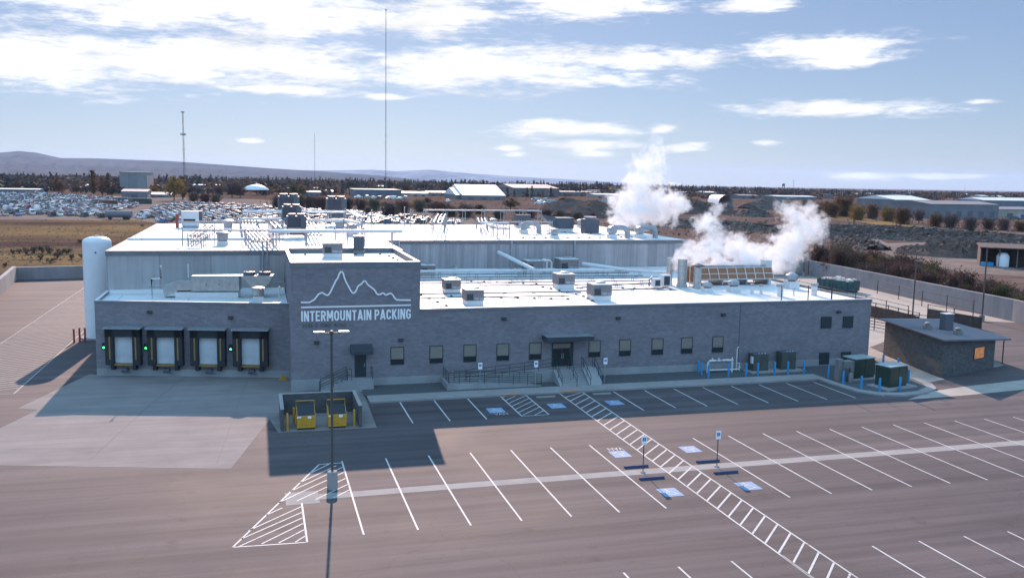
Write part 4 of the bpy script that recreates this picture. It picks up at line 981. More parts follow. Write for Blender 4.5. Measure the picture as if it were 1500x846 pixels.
# white silo tank
t = empty('storage_tank', (-16.25, 104.2, 0), 0, 'tall white cylindrical storage tank standing beside the dock block', 'tank')
mb = MB(); mb.lathe([(1.42, .9), (1.42, 10.15), (1.38, 10.38), (1.18, 10.58), (.7, 10.76), (.25, 10.80)], (0, 0, 0), 40); mb.build('shell', MT['tank'], t)
mb = MB(); mb.lathe([(1.42, .0), (1.42, .9)], (0, 0, 0), 30); mb.build('skirt', MT['tank'], t)
mb = MB(); mb.lathe([(.25, 10.78), (.25, 10.9)], (0, 0, 0), 14); mb.tube([(.5, 0, 10.8), (.5, 0, 11.15)], .06, 6); mb.build('manway', MT['steel'], t)
mb = MB(); mb.lathe([(.09, 0), (.09, .04)], (0, 0, 0), 10); o = mb.build('port', MT['darkgrey'], t); o.location = (.05, -1.42, 9.2); o.rotation_euler = (R(90), 0, 0)
mb = MB(); mb.lathe([(1.9, 0), (1.9, .12)], (0, 0, 0), 24); mb.build('footing', MT['concrete'], t)
mb = MB(); mb.tube([(.2, -1.5, .4), (.9, -1.7, .4), (1.3, -1.6, .1)], .08, 6); mb.cbox(.5, -1.65, .25, .3, .3, .4); mb.build('valve_pipe', MT['steel'], t)
# ramp walls at the back of the yard
tag(MB().prism([(-37.0, 160.5), (-26.5, 162.4), (-26.5, 163), (-37.3, 161.2)], -.03, 2.0).build('retaining_wall', MT['precast']), 'low dark concrete wall across the back of the trailer lot', 'wall')
tag(MB().prism([(-37.0, 160.4), (-34.3, 138), (-31, 100), (-31.5, 100), (-34.9, 138), (-37.6, 160.5)], -.03, 2.2).build('retaining_wall', MT['concrete_wall']), 'sunlit concrete wall along the outer edge of the trailer lot', 'wall')
# perimeter wall on the east
tag(MB().prism([(92, 78), (96.2, 97), (101.9, 152), (102.4, 152), (96.7, 97), (92.6, 78)], -.1, 2.9).build('perimeter_wall', MT['precast']), 'long tall precast concrete wall along the sand lane', 'wall')
tag(MB().prism([(60, 154.2), (101.9, 152.2), (101.9, 152.7), (60, 154.7)], -.1, 2.7).build('perimeter_wall', MT['precast']), 'cross wall of precast concrete behind the steaming tower', 'wall')

# ---- gate shack
sroot = empty('gate_shack', (61.0, 69.1, 0), 0, 'dark block gate shack with a sloped slate metal roof and a window with an orange glow painted in', 'shack')
E1, E2 = Vector((.944, .330, 0)), Vector((.196, .980, 0))         # its two wall lines do not meet at a right angle
def SK(mb): mb.v = [tuple(E1*x+E2*y+Vector((0, 0, z))) for x, y, z in mb.v]; return mb
def SP(x, y): p = E1*x+E2*y; return p.x, p.y
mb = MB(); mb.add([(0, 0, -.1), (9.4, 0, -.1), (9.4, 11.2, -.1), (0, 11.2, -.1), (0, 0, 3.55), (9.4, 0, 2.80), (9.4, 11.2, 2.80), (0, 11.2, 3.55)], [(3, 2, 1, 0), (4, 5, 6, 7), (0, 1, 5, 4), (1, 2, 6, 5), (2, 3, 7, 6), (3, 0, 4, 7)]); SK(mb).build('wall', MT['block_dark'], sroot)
mb = MB(); V = [(-.5, -.7), (11.6, -.7), (11.6, 12.0), (-.5, 12.0)]; zf = lambda x: 3.62-(x+.5)*.079
mb.add([(x, y, zf(x)) for x, y in V]+[(x, y, zf(x)+.14) for x, y in V], [(3, 2, 1, 0), (4, 5, 6, 7), (0, 1, 5, 4), (1, 2, 6, 5), (2, 3, 7, 6), (3, 0, 4, 7)])
for k in range(25):
    y = -.6+k*.5; mb.add([(-.5, y, zf(-.5)+.142), (11.6, y, zf(11.6)+.142), (11.6, y+.05, zf(11.6)+.142), (-.5, y+.05, zf(-.5)+.142), (-.5, y+.025, zf(-.5)+.19), (11.6, y+.025, zf(11.6)+.19)], [(0, 1, 5, 4), (2, 3, 4, 5)])
rf = SK(mb).build('roof', MT['standing'], sroot)
for x, y, h in ((2.0, 5.0, .8), (4.4, 1.9, .75)):
    q = SP(x, y); mb = MB(); z = zf(x)+.1; mb.cbox(*q, z, .6, .6, h*.6); mb.lathe([(.22, 0), (.3, .1), (.3, .22), (.12, .32)], (*q, z+h*.6), 12); mb.build('roof_vent', MT['greybox'], rf)
q = SP(5.0, 4.6); mb = MB(); mb.cbox(*q, zf(5.0)+.1, 1.0, .8, 1.7); mb.build('chimney_box', MT['slate'], rf)
mb = MB(); mb.cbox(*q, zf(5.0)+1.802, 1.06, .86, .05); mb.build('chimney_cap', MT['white'], rf)
mb = MB(); mb.box(5.5, -.06, 1.15, 7.4, -.004, 2.4); w = SK(mb).build('window', MT['frame'], sroot)
mb = MB(); mb.box(5.6, -.085, 1.25, 7.3, -.063, 2.3); SK(mb).build('pane', MT['glow_glass'], w)
for y in (.2, 5.5, 11.0):
    mb = MB(); q = SP(11.3, y); mb.tube([(*q, -.1), (*q, 2.7)], .06, 8); mb.build('porch_post', MT['pole'], sroot)
mb = MB(); mb.box(9.402, .0, -.05, 11.4, 11.2, .12); SK(mb).build('porch_slab', MT['concrete'], sroot)
# ---- lamp poles, rails, gate and pens east of the plant
def yard_pole(loc, h, label, base=False, r=.11):
    t = empty('yard_pole', loc, 0, label, 'pole', 'dark poles along the perimeter wall')
    mb = MB(); mb.tube([(0, 0, 0), (0, 0, h)], r, 8, r1=r*.8); mb.build('shaft', MT['pole'], t)
    if base: mb = MB(); mb.lathe([(.35, 0), (.35, .8)], (0, 0, 0), 14); mb.build('pedestal', MT['concrete'], t)
    mb = MB(); mb.box(-.25, -.9, h-.02, .25, .1, h+.1); mb.build('lamp_head', MT['pole'], t)
yard_pole((92.2, 97.9, 0), 9.7, 'dark pole nearest the photo edge, beside the gate panels', True)
yard_pole((84.7, 102, 0), 7.6, 'dark pole rising behind the shack roof')
yard_pole((99.9, 150.6, 0), 3.0, 'short dark pole on a pale base where the perimeter wall turns', True)
def fence(name, pts, label, h=1.3, rails=3, posts=3.0, mat='rust', panel=None, cat='fence'):
    t = empty(name, pts[0], 0, label, cat); o = Vector(pts[0])
    P = [Vector(p)-o for p in pts]
    mb = MB()
    for k in range(rails): mb.tube([p+Vector((0, 0, h*(k+1)/rails)) for p in P], .045, 5)
    mb.build('rail', MT[mat], t)
    for a, b in zip(P, P[1:]):
        n = max(1, int(round((b-a).length/posts)))
        for i in range(n+(b is P[-1])):
            q = a.lerp(b, i/n); m = MB(); m.tube([q, q+Vector((0, 0, h+.1))], .06, 6); m.build('fence_post', MT[mat], t)
    if panel:
        mb = MB()
        for a, b in zip(P, P[1:]): mb.quad([a+Vector((0, 0, .05)), b+Vector((0, 0, .05)), b+Vector((0, 0, panel)), a+Vector((0, 0, panel))])
        mb.build('panel', MT['rust'], t)
    return t
fence('pipe_fence', [at(1130, 413, 0), at(1240, 440, 0), at(1330, 462, 0)], 'brown pipe railing along the near edge of the sand lane', 1.3, 2, 4.5)
fence('pipe_fence', [at(1285, 430, 0), at(1350, 448, 0), at(1425, 464, 0)], 'thin pipe railing with posts out in the sand lane', 2.2, 2, 6.0)
fence('pen_fence', [at(1264, 462, 0), at(1300, 470, 0), at(1345, 482, 0)], 'cattle pen fence with dark solid panels behind the shack', 2.0, 4, 2.2, 'rust', 1.6)
fence('pen_fence', [at(1264, 480, 0), at(1297, 486, 0)], 'low rail pen fence between plant corner and shack', 1.4, 4, 2.0)
fence('pen_fence', [at(1300, 476, 0), at(1420, 486, 0)], 'pen fence of brown rails right behind the shack roof', 1.6, 4, 2.4, 'rust')
t = fence('yard_gate', [at(1358, 468, 0), at(1437, 482, 0)], 'dark solid panel gate with top rail beyond the shack', 2.0, 3, 3.4, 'rail', 1.5, 'gate')
# roll-off container with debris
t = empty('roll_off_container', (92.6, 129.6, 0), R(-60), 'teal roll-off container heaped with pale debris on the sand lane', 'container')
mb = MB(); mb.add([(-3.1, -1.1, .25), (3.1, -1.1, .25), (3.1, 1.1, .25), (-3.1, 1.1, .25), (-3.2, -1.2, 1.85), (3.2, -1.2, 1.85), (3.2, 1.2, 1.85), (-3.2, 1.2, 1.85)], [(3, 2, 1, 0), (0, 1, 5, 4), (1, 2, 6, 5), (2, 3, 7, 6), (3, 0, 4, 7)])
mb.sheet(rectpts(-3.1, -1.1, 3.1, 1.1), 1.5)
mb.build('body', MT['teal'], t)
for k in range(7):
    for s in (-1, 1): mb = MB(); mb.box(-3+k, s*1.22-.05, .3, -2.9+k, s*1.22+.05, 1.8); mb.build('rib', MT['teal'], t)
mb = MB()
for k in range(46):
    x, y = random.uniform(-2.8, 2.8), random.uniform(-.9, .9); s_ = random.uniform(.2, .5); mb.cbox(x, y, 1.6+random.uniform(0, .75)*(1-abs(x)/4), s_*2, s_, s_*.6, 0, random.uniform(0, 3))
o = mb.build('debris', MT['debris'], t); o['kind'] = 'stuff'
mb = MB()
for s in (-1, 1): mb.box(-3.1, s*.5-.08, .02, 3.1, s*.5+.08, .25)
mb.build('skid', MT['darkgrey'], t)

# ================================================================== ROOFTOP THINGS
LR, HR, TR, DRF = 6.405, 10.27, 10.165, 6.325
def rooftop_unit(name, w=1.65, d=1.7, h=.92, curb=.42):
    t = empty(name)
    mb = MB(); mb.box(.04, .04, 0, w-.04, d-.04, curb); mb.build('curb', MT['white'], t)
    mb = MB(); mb.box(0, 0, curb+.002, w, d, curb+h); mb.build('housing', MT['greybox'], t, bevel=.02)
    mb = MB(); mb.box(.10, -.022, curb+.08, w*.40, -.003, curb+h*.66); mb.box(.12, -.025, curb+.1, .14, -.0225, curb+h*.64); mb.build('coil_grille', MT['coil'], t)
    mb = MB(); mb.box(w*.45, -.022, curb+.08, w*.72, -.003, curb+h*.34); mb.build('service_panel', MT['steel'], t)
    mb = MB(); mb.box(w*.76, -.02, curb+.08, w*.95, -.003, curb+h*.28); mb.build('service_panel', MT['steel'], t)
    mb = MB(); mb.box(-.02, -.02, curb+h+.002, w+.02, d+.02, curb+h+.06); mb.build('top_cover', MT['white'], t)
    mb = MB(); mb.lathe([(.42, 0), (.42, .1), (.38, .12)], (w*.62, d*.6, curb+h+.06), 16); mb.build('fan_guard', MT['steel'], t)
    return t
rtu = rooftop_unit('rooftop_unit'); G_RTU = 'box air units on the low white roof'
RT = [((17.8, 78.2), 'grey box unit on white curb standing nearest the sign tower and front parapet', 1.0), ((17.6, 86.6), 'grey box unit just behind the one nearest the sign tower', .97), ((17.9, 101.2), 'grey box unit half hidden behind the white pipe near the tower', .95),
      ((30.3, 79.4), 'grey box unit alone by the front parapet above the entrance windows', 1.12), ((29.8, 88.4), 'grey box unit in front of the long white pipe, midway along the roof', 1.12), ((30.5, 102.0), 'grey box unit beside the foot of the slanting white duct', 1.2), ((34.5, 101.5), 'largest grey box unit against the tall panel wall', 1.35)]
for i, ((x, y), lb, k) in enumerate(RT):
    if i == 0: tag(rtu, lb, 'air unit', G_RTU); rtu.location = (x, y, LR)
    else: copy_tree(rtu, loc=(x, y, LR), label=lb, scale=k)
o = copy_tree(rtu, loc=(5.85, 84.2, TR), label='grey box air unit on the roof of the lettered tower', scale=(1.05, 1.0, .98)); o['group'] = 'tower roof units'
t = empty('duct_box', (9.05, 88.6, TR), 0, 'tall slim grey duct box on the back of the tower roof', 'duct box')
mb = MB(); mb.box(0, 0, 0, .95, .8, 1.65); mb.build('housing', MT['slate'], t, bevel=.02)
mb = MB(); mb.box(-.04, -.04, 0, .99, .84, .28); mb.build('base', MT['greybox'], t)
mb = MB(); mb.box(-.03, -.03, 1.653, .98, .83, 1.72); mb.build('cap', MT['steel'], t)
def pipe_run(name, pts, r, label, mat='white', support=None, step=4.0, cat='pipe', group=None, n=8):
    o = Vector(pts[0]); t = empty(name, o, 0, label, cat, group); P = [Vector(p)-o for p in pts]
    MB().tube(P, r, n).build('pipe', MT[mat], t)
    if support is not None:
        for a, b in zip(P, P[1:]):
            L = Vector((b-a)[:2]).length
            if L < 1.5: continue
            k = max(1, int(L/step))
            for i in range(k+1):
                q = a.lerp(b, (i+.3)/(k+.6)); z0 = support-o.z
                if q.z-z0 < .12: continue
                m = MB(); m.tube([(q.x-.12, q.y, z0), (q.x-.12, q.y, q.z-r)], .03, 5); m.tube([(q.x+.12, q.y, z0), (q.x+.12, q.y, q.z-r)], .03, 5); m.box(q.x-.16, q.y-.04, q.z-r-.03, q.x+.16, q.y+.04, q.z-r)
                m.build('support', MT['steel'], t)
    return t
# low roof pipes and cables
pipe_run('roof_pipe', [(15.5, 100.6, 7.1), (34, 100.2, 7.1), (43, 99.6, 7.05), (46.5, 97.5, 7.0)], .17, 'long white insulated pipe running across the low roof', 'white', LR, 3.5)
pipe_run('roof_pipe', [(15.5, 97.5, 6.75), (43, 96.8, 6.75)], .055, 'thin conduit just in front of the long white pipe', 'darkgrey', LR, 3)
pipe_run('roof_pipe', [(15.5, 93.2, 6.65), (42, 92.8, 6.65)], .05, 'thin conduit midway between the long pipe and the air units', 'darkgrey', LR, 3)
pipe_run('roof_pipe', [(13.5, 85.2, 6.6), (30, 84.9, 6.6), (41, 86.5, 6.6)], .06, 'thin conduit that runs past the middle box units', 'darkgrey', LR, 3)
pipe_run('roof_duct', [(27.6, 104.2, 8.9), (30.3, 98.6, 7.4)], .24, 'slanting white duct coming down from the tall panel wall', 'white', LR, 1.2, 'duct')
pipe_run('roof_duct', [(37.6, 102.5, 7.6), (41.6, 99.0, 7.2)], .24, 'short white duct end lying beside the long white pipe', 'white', LR, 2, 'duct')
pipe_run('gooseneck_vent', [(33.0, 102.2, 6.4), (33.0, 102.2, 7.9), (32.7, 102.1, 8.2), (32.3, 102, 8.1)], .13, 'white gooseneck vent pipe on the low roof, nearer the slanting duct', 'white', None, 3, 'vent', 'gooseneck vents')
pipe_run('gooseneck_vent', [(33.6, 102.2, 6.4), (33.6, 102.2, 7.8), (33.3, 102.1, 8.1), (32.5, 101.7, 8.15)], .13, 'white gooseneck vent pipe close against the largest box unit', 'white', None, 3, 'vent', 'gooseneck vents')
for i, (y0, y1, z, x0, x1) in enumerate(((95.4, 94.9, 6.75, 14, 44), (91.0, 89.6, 6.62, 22, 43), (82.6, 82.4, 6.55, 13.6, 29), (87.6, 91.5, 6.6, 31.5, 42), (99.2, 98.6, 6.9, 15.5, 42))):
    pipe_run('roof_pipe', [(x0, y0, z), (x1, y1, z)], .045, ('thin conduit close before the second conduit of the low roof', 'thin conduit starting at the middle of the low roof', 'thin conduit between the two box units near the tower', 'thin slanting conduit beside the pipe side box unit', 'thin conduit hugging the long white pipe')[i], 'darkgrey', LR, 2.5)
def cable(pts, label, n):
    o = Vector(pts[0]); t = empty('lightning_cable', o, 0, label, 'cable', 'lightning cables on the roofs'); P = [Vector(p)-o for p in pts]
    MB().tube(P, .02, 4).build('wire', MT['darkgrey'], t)
    tot = sum((b-a).length for a, b in zip(P, P[1:])); proto = None
    for i in range(n):
        s = tot*(i+.5)/n
        for a, b in zip(P, P[1:]):
            L = (b-a).length
            if s <= L: q = a.lerp(b, s/L); break
            s -= L
        if proto is None:
            m = MB(); m.add([(-.13, -.13, -.03), (.13, -.13, -.03), (.13, .13, -.03), (-.13, .13, -.03), (-.07, -.07, .10), (.07, -.07, .10), (.07, .07, .10), (-.07, .07, .10)], [(4, 5, 6, 7), (0, 1, 5, 4), (1, 2, 6, 5), (2, 3, 7, 6), (3, 0, 4, 7)])
            proto = m.build('clip', MT['black'], t, loc=q)
        else:
            c = proto.copy(); scene.collection.objects.link(c); c.location = q
cable([(13.6, 76.3, LR+.03), (57, 76.3, LR+.03)], 'dark lightning cable with clips along the front parapet of the low roof', 15)
cable([(16.2, 77, LR+.03), (15.0, 86, LR+.03), (15.2, 99, LR+.03)], 'dotted cable near the sign tower on the low roof', 9)
cable([(17.0, 84.5, LR+.03), (29, 80.5, LR+.03)], 'dotted cable slanting between two box units nearest the tower', 8)
cable([(28.6, 91, LR+.03), (30.5, 83, LR+.03), (30.1, 78.5, LR+.03)], 'dotted cable linking the two middle box units', 8)
cable([(33, 90, LR+.03), (42, 86, LR+.03)], 'dotted cable slanting toward the steaming stacks', 8)
cable([(20.5, 97, LR+.03), (29.5, 92.5, LR+.03)], 'dotted cable behind the tower side box units', 7)
cable([(3.2, 87.5, TR+.03), (12, 87.5, TR+.03), (12.2, 77.5, TR+.03)], 'dotted cable round the roof of the lettered tower', 8)
cable([(31, 108, HR+.03), (49, 109.5, HR+.03)], 'dotted cable near the front edge of the tall far roof', 12)
cable([(37, 124, HR+.03), (48, 112, HR+.03)], 'dotted cable slanting across the tall far roof', 12)
cable([(16, 137, HR+.03), (30, 137, HR+.03)], 'dotted cable along the back edge of the tall roof', 8)
# small vents on the right of the low roof
def vent(loc, r, h, label, kind=0, mat='white'):
    t = empty('roof_vent', loc, 0, label, 'vent', 'small vents on the low roof')
    mb = MB()
    if kind == 0: mb.lathe([(r, 0), (r, h*.75)], (0, 0, 0), 14); mb.build('pipe', MT[mat], t); m2 = MB(); m2.lathe([(r*1.35, h*.75), (r*1.35, h*.95), (r*.3, h)], (0, 0, 0), 14); m2.build('cap', MT['steel'], t)
    else: mb.cbox(0, 0, 0, r*2.4, r*2.4, h*.45); mb.build('curb', MT['white'], t); m2 = MB(); m2.lathe([(r*.8, h*.45), (r*1.3, h*.6), (r*1.3, h*.85), (r*.5, h)], (0, 0, 0), 16); m2.build('hood', MT['steel'], t)
for loc, r, h, lb, k in (((44.6, 84.2), .4, 1.0, 'square based vent with round hood in front of the brown louvers', 1), ((47.5, 84.0), .45, 1.3, 'white square vent box in front of the middle of the brown louvers', 1), ((48.6, 82.2), .16, 1.1, 'slim white vent pipe, first of the slim pair before the louvers', 0), ((49.6, 82.1), .16, 1.0, 'slim white vent pipe, second of the slim pair before the louvers', 0),
                      ((50.6, 80.2), .3, 1.3, 'stout capped vent close to the first dark roof rail post', 0), ((54.6, 80.3), .3, 1.3, 'stout capped vent close to the second dark roof rail post', 0), ((55.6, 86), .5, 1.7, 'white hooded vent near the far end of the low roof', 1), ((22.0, 102.6), .28, 1.2, 'white capped vent in the shade of the tall wall near the tower', 0),
                      ((40.2, 100.8), .1, .9, 'thin vent pipe before the tall wall near the stacks', 0), ((52.3, 80.4), .08, .8, 'thinnest vent stub between the two stout capped vents', 0)):
    vent((*loc, LR), r, h, lb, k)
t = empty('roof_railing', (48, FY+.4, LR), 0, 'dark posts and thin wires guarding the far front corner of the low roof', 'railing')
for x, h, r in ((0, 1.55, .045), (2.9, 1.6, .045), (5.5, 1.9, .07), (8.2, 1.25, .045)): MB().tube([(x, 0, 0), (x, 0, h)], r, 6).build('post', MT['rail'], t)
MB().tube([(0, 0, 1.1), (8.2, 0, 1.1)], .012, 4).build('wire', MT['rail'], t)
# evaporative cooling tower with brown louvers
t = empty('cooling_tower', (46.3, 89.2, LR), R(1), 'long cooling tower with brown louver panels in white frames, under the steam', 'cooling tower')
mb = MB(); mb.box(.1, .5, .5, 8.9, 3.6, 1.0); mb.box(.3, 1.0, 1.0, 8.7, 3.2, 2.1); mb.build('basin', MT['steel'], t)
for i in range(8):
    x0 = i*1.125
    mb = MB(); 
    for (a, b) in ((0, .46), (.52, .97)):
        p = lambda u: (-.25+.5*u, .75+1.15*u)
        (y0, z0), (y1, z1) = p(a), p(b)
        mb.add([(x0+.06, y0, z0), (x0+1.07, y0, z0), (x0+1.07, y1, z1), (x0+.06, y1, z1), (x0+.06, y0+.1, z0), (x0+1.07, y0+.1, z0), (x0+1.07, y1+.1, z1), (x0+.06, y1+.1, z1)], [(0, 1, 2, 3), (7, 6, 5, 4), (0, 4, 5, 1), (3, 2, 6, 7)])
    mb.build('louver_panel', MT['brown_fill'], t)
for i in range(9):
    x = i*1.125; mb = MB(); mb.tube([(x, -.3, .7), (x, .28, 2.0)], .05, 5); mb.build('frame_bar', MT['white'], t)
for z, y in ((.72, -.28), (1.30, -.02), (1.95, .26)): mb = MB(); mb.tube([(0, y, z), (9.0, y, z)], .04, 5); mb.build('frame_bar', MT['white'], t)
for x in (.3, 3, 6, 8.7):
    mb = MB(); mb.box(x-.08, .3, 0, x+.08, 3.4, .5); mb.build('leg', MT['steel'], t)
mb = MB(); mb.box(8.75, 1.0, 0, 9.5, 2.2, 2.6); mb.build('end_box', MT['white'], t)
def stack(loc, r, h, label, cap=True):
    t = empty('exhaust_stack', loc, 0, label, 'stack', 'silver stacks under the steam')
    mb = MB(); mb.lathe([(r*1.15, 0), (r*1.15, .25), (r, .3), (r, h)], (0, 0, 0), 22); mb.build('shaft', MT['stainless'], t)
    for k in range(3): mb = MB(); mb.lathe([(r+.02, h*(k+1)/4), (r+.02, h*(k+1)/4+.05)], (0, 0, 0), 22); mb.build('band', MT['steel'], t)
    if cap: mb = MB(); mb.lathe([(r*.3, h+.05), (r*1.7, h+.22), (r*1.6, h+.3), (r*.2, h+.5)], (0, 0, 0), 22); mb.build('rain_cap', MT['slate'], t)
stack((43.9, 88.6, LR), .50, 3.0, 'thick silver exhaust stack rising into the steam', False)
stack((45.0, 87.2, LR), .42, 2.2, 'shorter silver stack with a dark rain cap before the louvers')
stack((43.3, 90.5, LR), .32, 3.0, 'slim silver stack behind the thick one', False)
t = empty('condenser_rack', (44.7, 89.3, LR), 0, 'dark framed rack with brown coils between the silver stacks and louvers', 'rack')
MB().box(0, .3, .4, 1.1, .6, 2.1).build('coil', MT['brown_fill'], t)
for x in (0, .55, 1.1): MB().tube([(x, 0.2, 0), (x, .2, 2.3)], .04, 5).build('leg', MT['white'], t)
t = empty('condensing_unit', (40.4, 88.0, LR), 0, 'cluster of white condensing boxes beside the silver stacks', 'condenser')
for x, y, w, h in ((0, 0, .8, 1.0), (1.2, .4, .9, 1.35)):
    mb = MB(); mb.box(x, y, .1, x+w, y+.8, h); b = mb.build('housing', MT['white'], t, bevel=.02); mb = MB(); mb.box(x+.12, y-.02, .25, x+w-.12, y-.003, h-.15); mb.build('grille', MT['coil'], b)
mb = MB(); mb.tube([(-.4, .4, .2), (-.4, .4, .9), (.0, .4, 1.2)], .12, 7); mb.build('pipe', MT['steel'], t)
# dock roof: make-up air unit, fan, stand pipes
t = empty('makeup_air_unit', (-5.8, 86.9, DRF), R(-6), 'long silver air handler with a hopper end on the dock roof', 'air handler')
mb = MB(); mb.box(0, 0, .65, 4.2, 1.9, 2.05); mb.build('housing', MT['stainless'], t, bevel=.03)
for k in (1.1, 2.2, 3.1): mb = MB(); mb.box(k-.3, -.022, .75, k+.3, -.003, 1.85); d = mb.build('access_door', MT['stainless'], t); m = MB(); m.box(k+.2, -.05, 1.2, k+.25, -.0225, 1.4); m.build('handle', MT['darkgrey'], d)
mb = MB(); mb.box(-1.4, .05, 0, 4.1, 1.85, .55); mb.build('curb', MT['white'], t)
mb = MB(); mb.box(-1.2, .3, .7, -.005, 1.6, 1.5); mb.add([(-1.2, .3, .7), (-1.2, 1.6, .7), (-1.2, 1.6, 1.5), (-1.2, .3, 1.5), (-2.4, .4, .05), (-2.4, 1.5, .05), (-2.6, 1.5, 1.15), (-2.6, .4, 1.15)], [(0, 3, 7, 4), (3, 2, 6, 7), (2, 1, 5, 6), (1, 0, 4, 5), (4, 7, 6, 5)]); mb.build('intake_hood', MT['stainless'], t)
mb = MB(); mb.extrude([(4.25, 0, 2.05), (7.2, 0, 2.05), (7.0, 0, 1.6), (6.2, 0, .5), (5.6, 0, .5), (4.8, 0, 1.6)], (0, .1, 0), (0, 1.8, 0)); mb.build('hopper', MT['stainless'], t)
for x in (5.0, 6.4): mb = MB(); mb.lathe([(.55, 0), (.55, .28), (.5, .3)], (x, .95, 2.06), 20); mb.build('fan_ring', MT['darkgrey'], t)
mb = MB(); mb.tube([(4.3, .3, .3), (7.6, .3, .3), (9.4, .6, .3)], .05, 6); mb.tube([(7.2, .9, 1.4), (8.2, .9, 1.4), (8.2, .9, 3.2)], .05, 6); mb.build('gas_line', MT['steel'], t)
mb = MB(); mb.tube([(-2.3, .9, 1.0), (-3.8, .9, 1.0)], .10, 7); mb.build('drain_pipe', MT['steel'], t)
t = empty('exhaust_fan', (.05, 83.6, DRF), 0, 'bright silver fan drum on a white base at the dock roof edge', 'fan')
mb = MB(); mb.box(-.45, -.45, 0, .45, .45, .55); mb.build('curb', MT['white'], t); mb = MB(); mb.lathe([(.42, .55), (.52, .65), (.52, 1.15), (.58, 1.2), (.58, 1.32), (.3, 1.4)], (0, 0, 0), 20); mb.build('drum', MT['stainless'], t)
pipe_run('stand_pipe', [(-9.2, 87.4, DRF), (-9.2, 87.4, 8.1), (-8.4, 87.4, 8.1), (-8.4, 87.4, 9.3)], .09, 'white bent stand pipe on the dock roof before the tall wall', 'white', None, 3, 'pipe', 'stand pipes')
pipe_run('stand_pipe', [(-6.2, 89.6, DRF+1.6), (-6.2, 89.6, 8.9), (-6.2, 89.6, 9.2)], .06, 'thin straight pipe stub above the silver air handler', 'white', None, 3, 'pipe', 'stand pipes')
pipe_run('stand_pipe', [(1.9, 84.4, DRF), (1.9, 84.4, 7.6)], .06, 'short pipe stub in the dock roof corner by the tower', 'white', None, 3, 'pipe', 'stand pipes')
# chillers
def chiller(name='chiller', w=2.7, d=2.2):
    t = empty(name)
    mb = MB(); mb.box(0, 0, .9, w, d, 2.9); mb.build('housing', MT['slate'], t, bevel=.03)
    mb = MB(); mb.box(.15, -.025, 1.35, w*.72, -.003, 2.75); mb.build('coil_grille', MT['coil'], t)
    mb = MB(); mb.box(.15, -.03, 1.12, w*.7, -.004, 1.24); mb.build('trim_bar', MT['steel'], t)
    for i in range(2):
        for j in range(2): mb = MB(); mb.lathe([(.5, 0), (.5, .25), (.55, .3), (.45, .32)], (w*(.27+.46*i), d*(.27+.46*j), 2.9), 14); mb.build('fan_ring', MT['darkgrey'], t)
    for x in (.15, w-.15):
        for y in (.15, d-.15): mb = MB(); mb.box(x-.07, y-.07, 0, x+.07, y+.07, .9); mb.build('leg', MT['steel'], t)
    mb = MB(); mb.box(.4, .2, .2, w-.3, d-.2, .85); mb.build('compressor', MT['darkgrey'], t)
    return t
c0 = chiller(); tag(c0, 'dark slate chiller with fans, nearest the tower of the row of three', 'chiller', 'chillers on the tall roof'); c0.location = (3.4, 109, HR+.15); c0.scale = (.82, .82, .82)
copy_tree(c0, loc=(3.2, 121, HR+.6), label='dark slate chiller in the middle of the row of three', scale=.9)
copy_tree(c0, loc=(3.0, 133.5, HR+1.0), label='dark slate chiller at the far end of the row of three', scale=1.1)
copy_tree(c0, loc=(9.8, 134, HR+.9), label='separate dark slate chiller off to the side of the row of three', scale=1.05)
# air handler with red cylinder
t = empty('penthouse_unit', (-9.6, 128.6, HR), 0, 'white boxy unit with a dark vent slot near the back of the tall roof', 'air handler')
mb = MB(); mb.box(0, 0, .25, 2.2, 2.4, 2.2); mb.build('housing', MT['white'], t, bevel=.03)
mb = MB(); mb.box(.25, -.022, .7, 1.75, -.003, 1.15); mb.build('vent_slot', MT['black'], t)
mb = MB(); mb.box(2.21, .3, .9, 2.6, 2.2, 2.2); mb.build('side_box', MT['slate'], t)
mb = MB(); mb.box(.1, .1, 0, 2.1, 2.3, .25); mb.build('curb', MT['steel'], t)
t = empty('red_cylinder', (-10.1, 128.4, HR), 0, 'upright red cylinder with pale top beside the white boxy unit', 'cylinder')
mb = MB(); mb.lathe([(.22, 0), (.22, 1.7), (.12, 1.85)], (0, 0, 0), 12); mb.build('body', MT['red'], t); mb = MB(); mb.lathe([(.12, 1.86), (.12, 1.95)], (0, 0, 0), 10); mb.build('cap', MT['white'], t)
post('red_valve', .2, .45, MT['red'], 'small red valve on the far side of the white boxy unit', 'valve', None, (-6.5, 128.5, HR))
# pipe racks
G_RACK = 'pipe racks on the tall roofs'
def rack(name, pts, offs, r, label, z, legs=2.2, mat='steel', side=None, step=3.5):
    """pipes side by side along a path, on frames"""
    o = Vector((*pts[0], z)); t = empty(name, o, 0, label, 'pipe rack', G_RACK)
    P = [Vector((*p, z))-o for p in pts]; d = (P[-1]-P[0]).normalized(); nr = Vector((-d.y, d.x, 0)); 
    for k in offs: MB().tube([p+nr*k+Vector((0, 0, legs+r)) for p in P], r, 6).build('pipe', MT[mat], t)
    w = (max(offs)-min(offs))/2+.25; c = (max(offs)+min(offs))/2
    for a, b in zip(P, P[1:]):
        n = max(1, int((b-a).length/step))
        for i in range(n+1):
            q = a.lerp(b, i/n)+nr*c
            m = MB()
            for s in (-1, 1): m.tube([q+nr*w*s, q+nr*w*s+Vector((0, 0, legs+.35))], .045, 4)
            m.tube([q-nr*w+Vector((0, 0, legs-.03)), q+nr*w+Vector((0, 0, legs-.03))], .045, 4)
            m.build('frame', MT['steel'], t)
    return t
rack('pipe_rack', [(.4, 92.4), (-.8, 112), (-1.2, 134)], (-.9, -.5, -.1, .3, .7), .10, 'bundle of five silver pipes running back from the wall pipes', HR, .8)
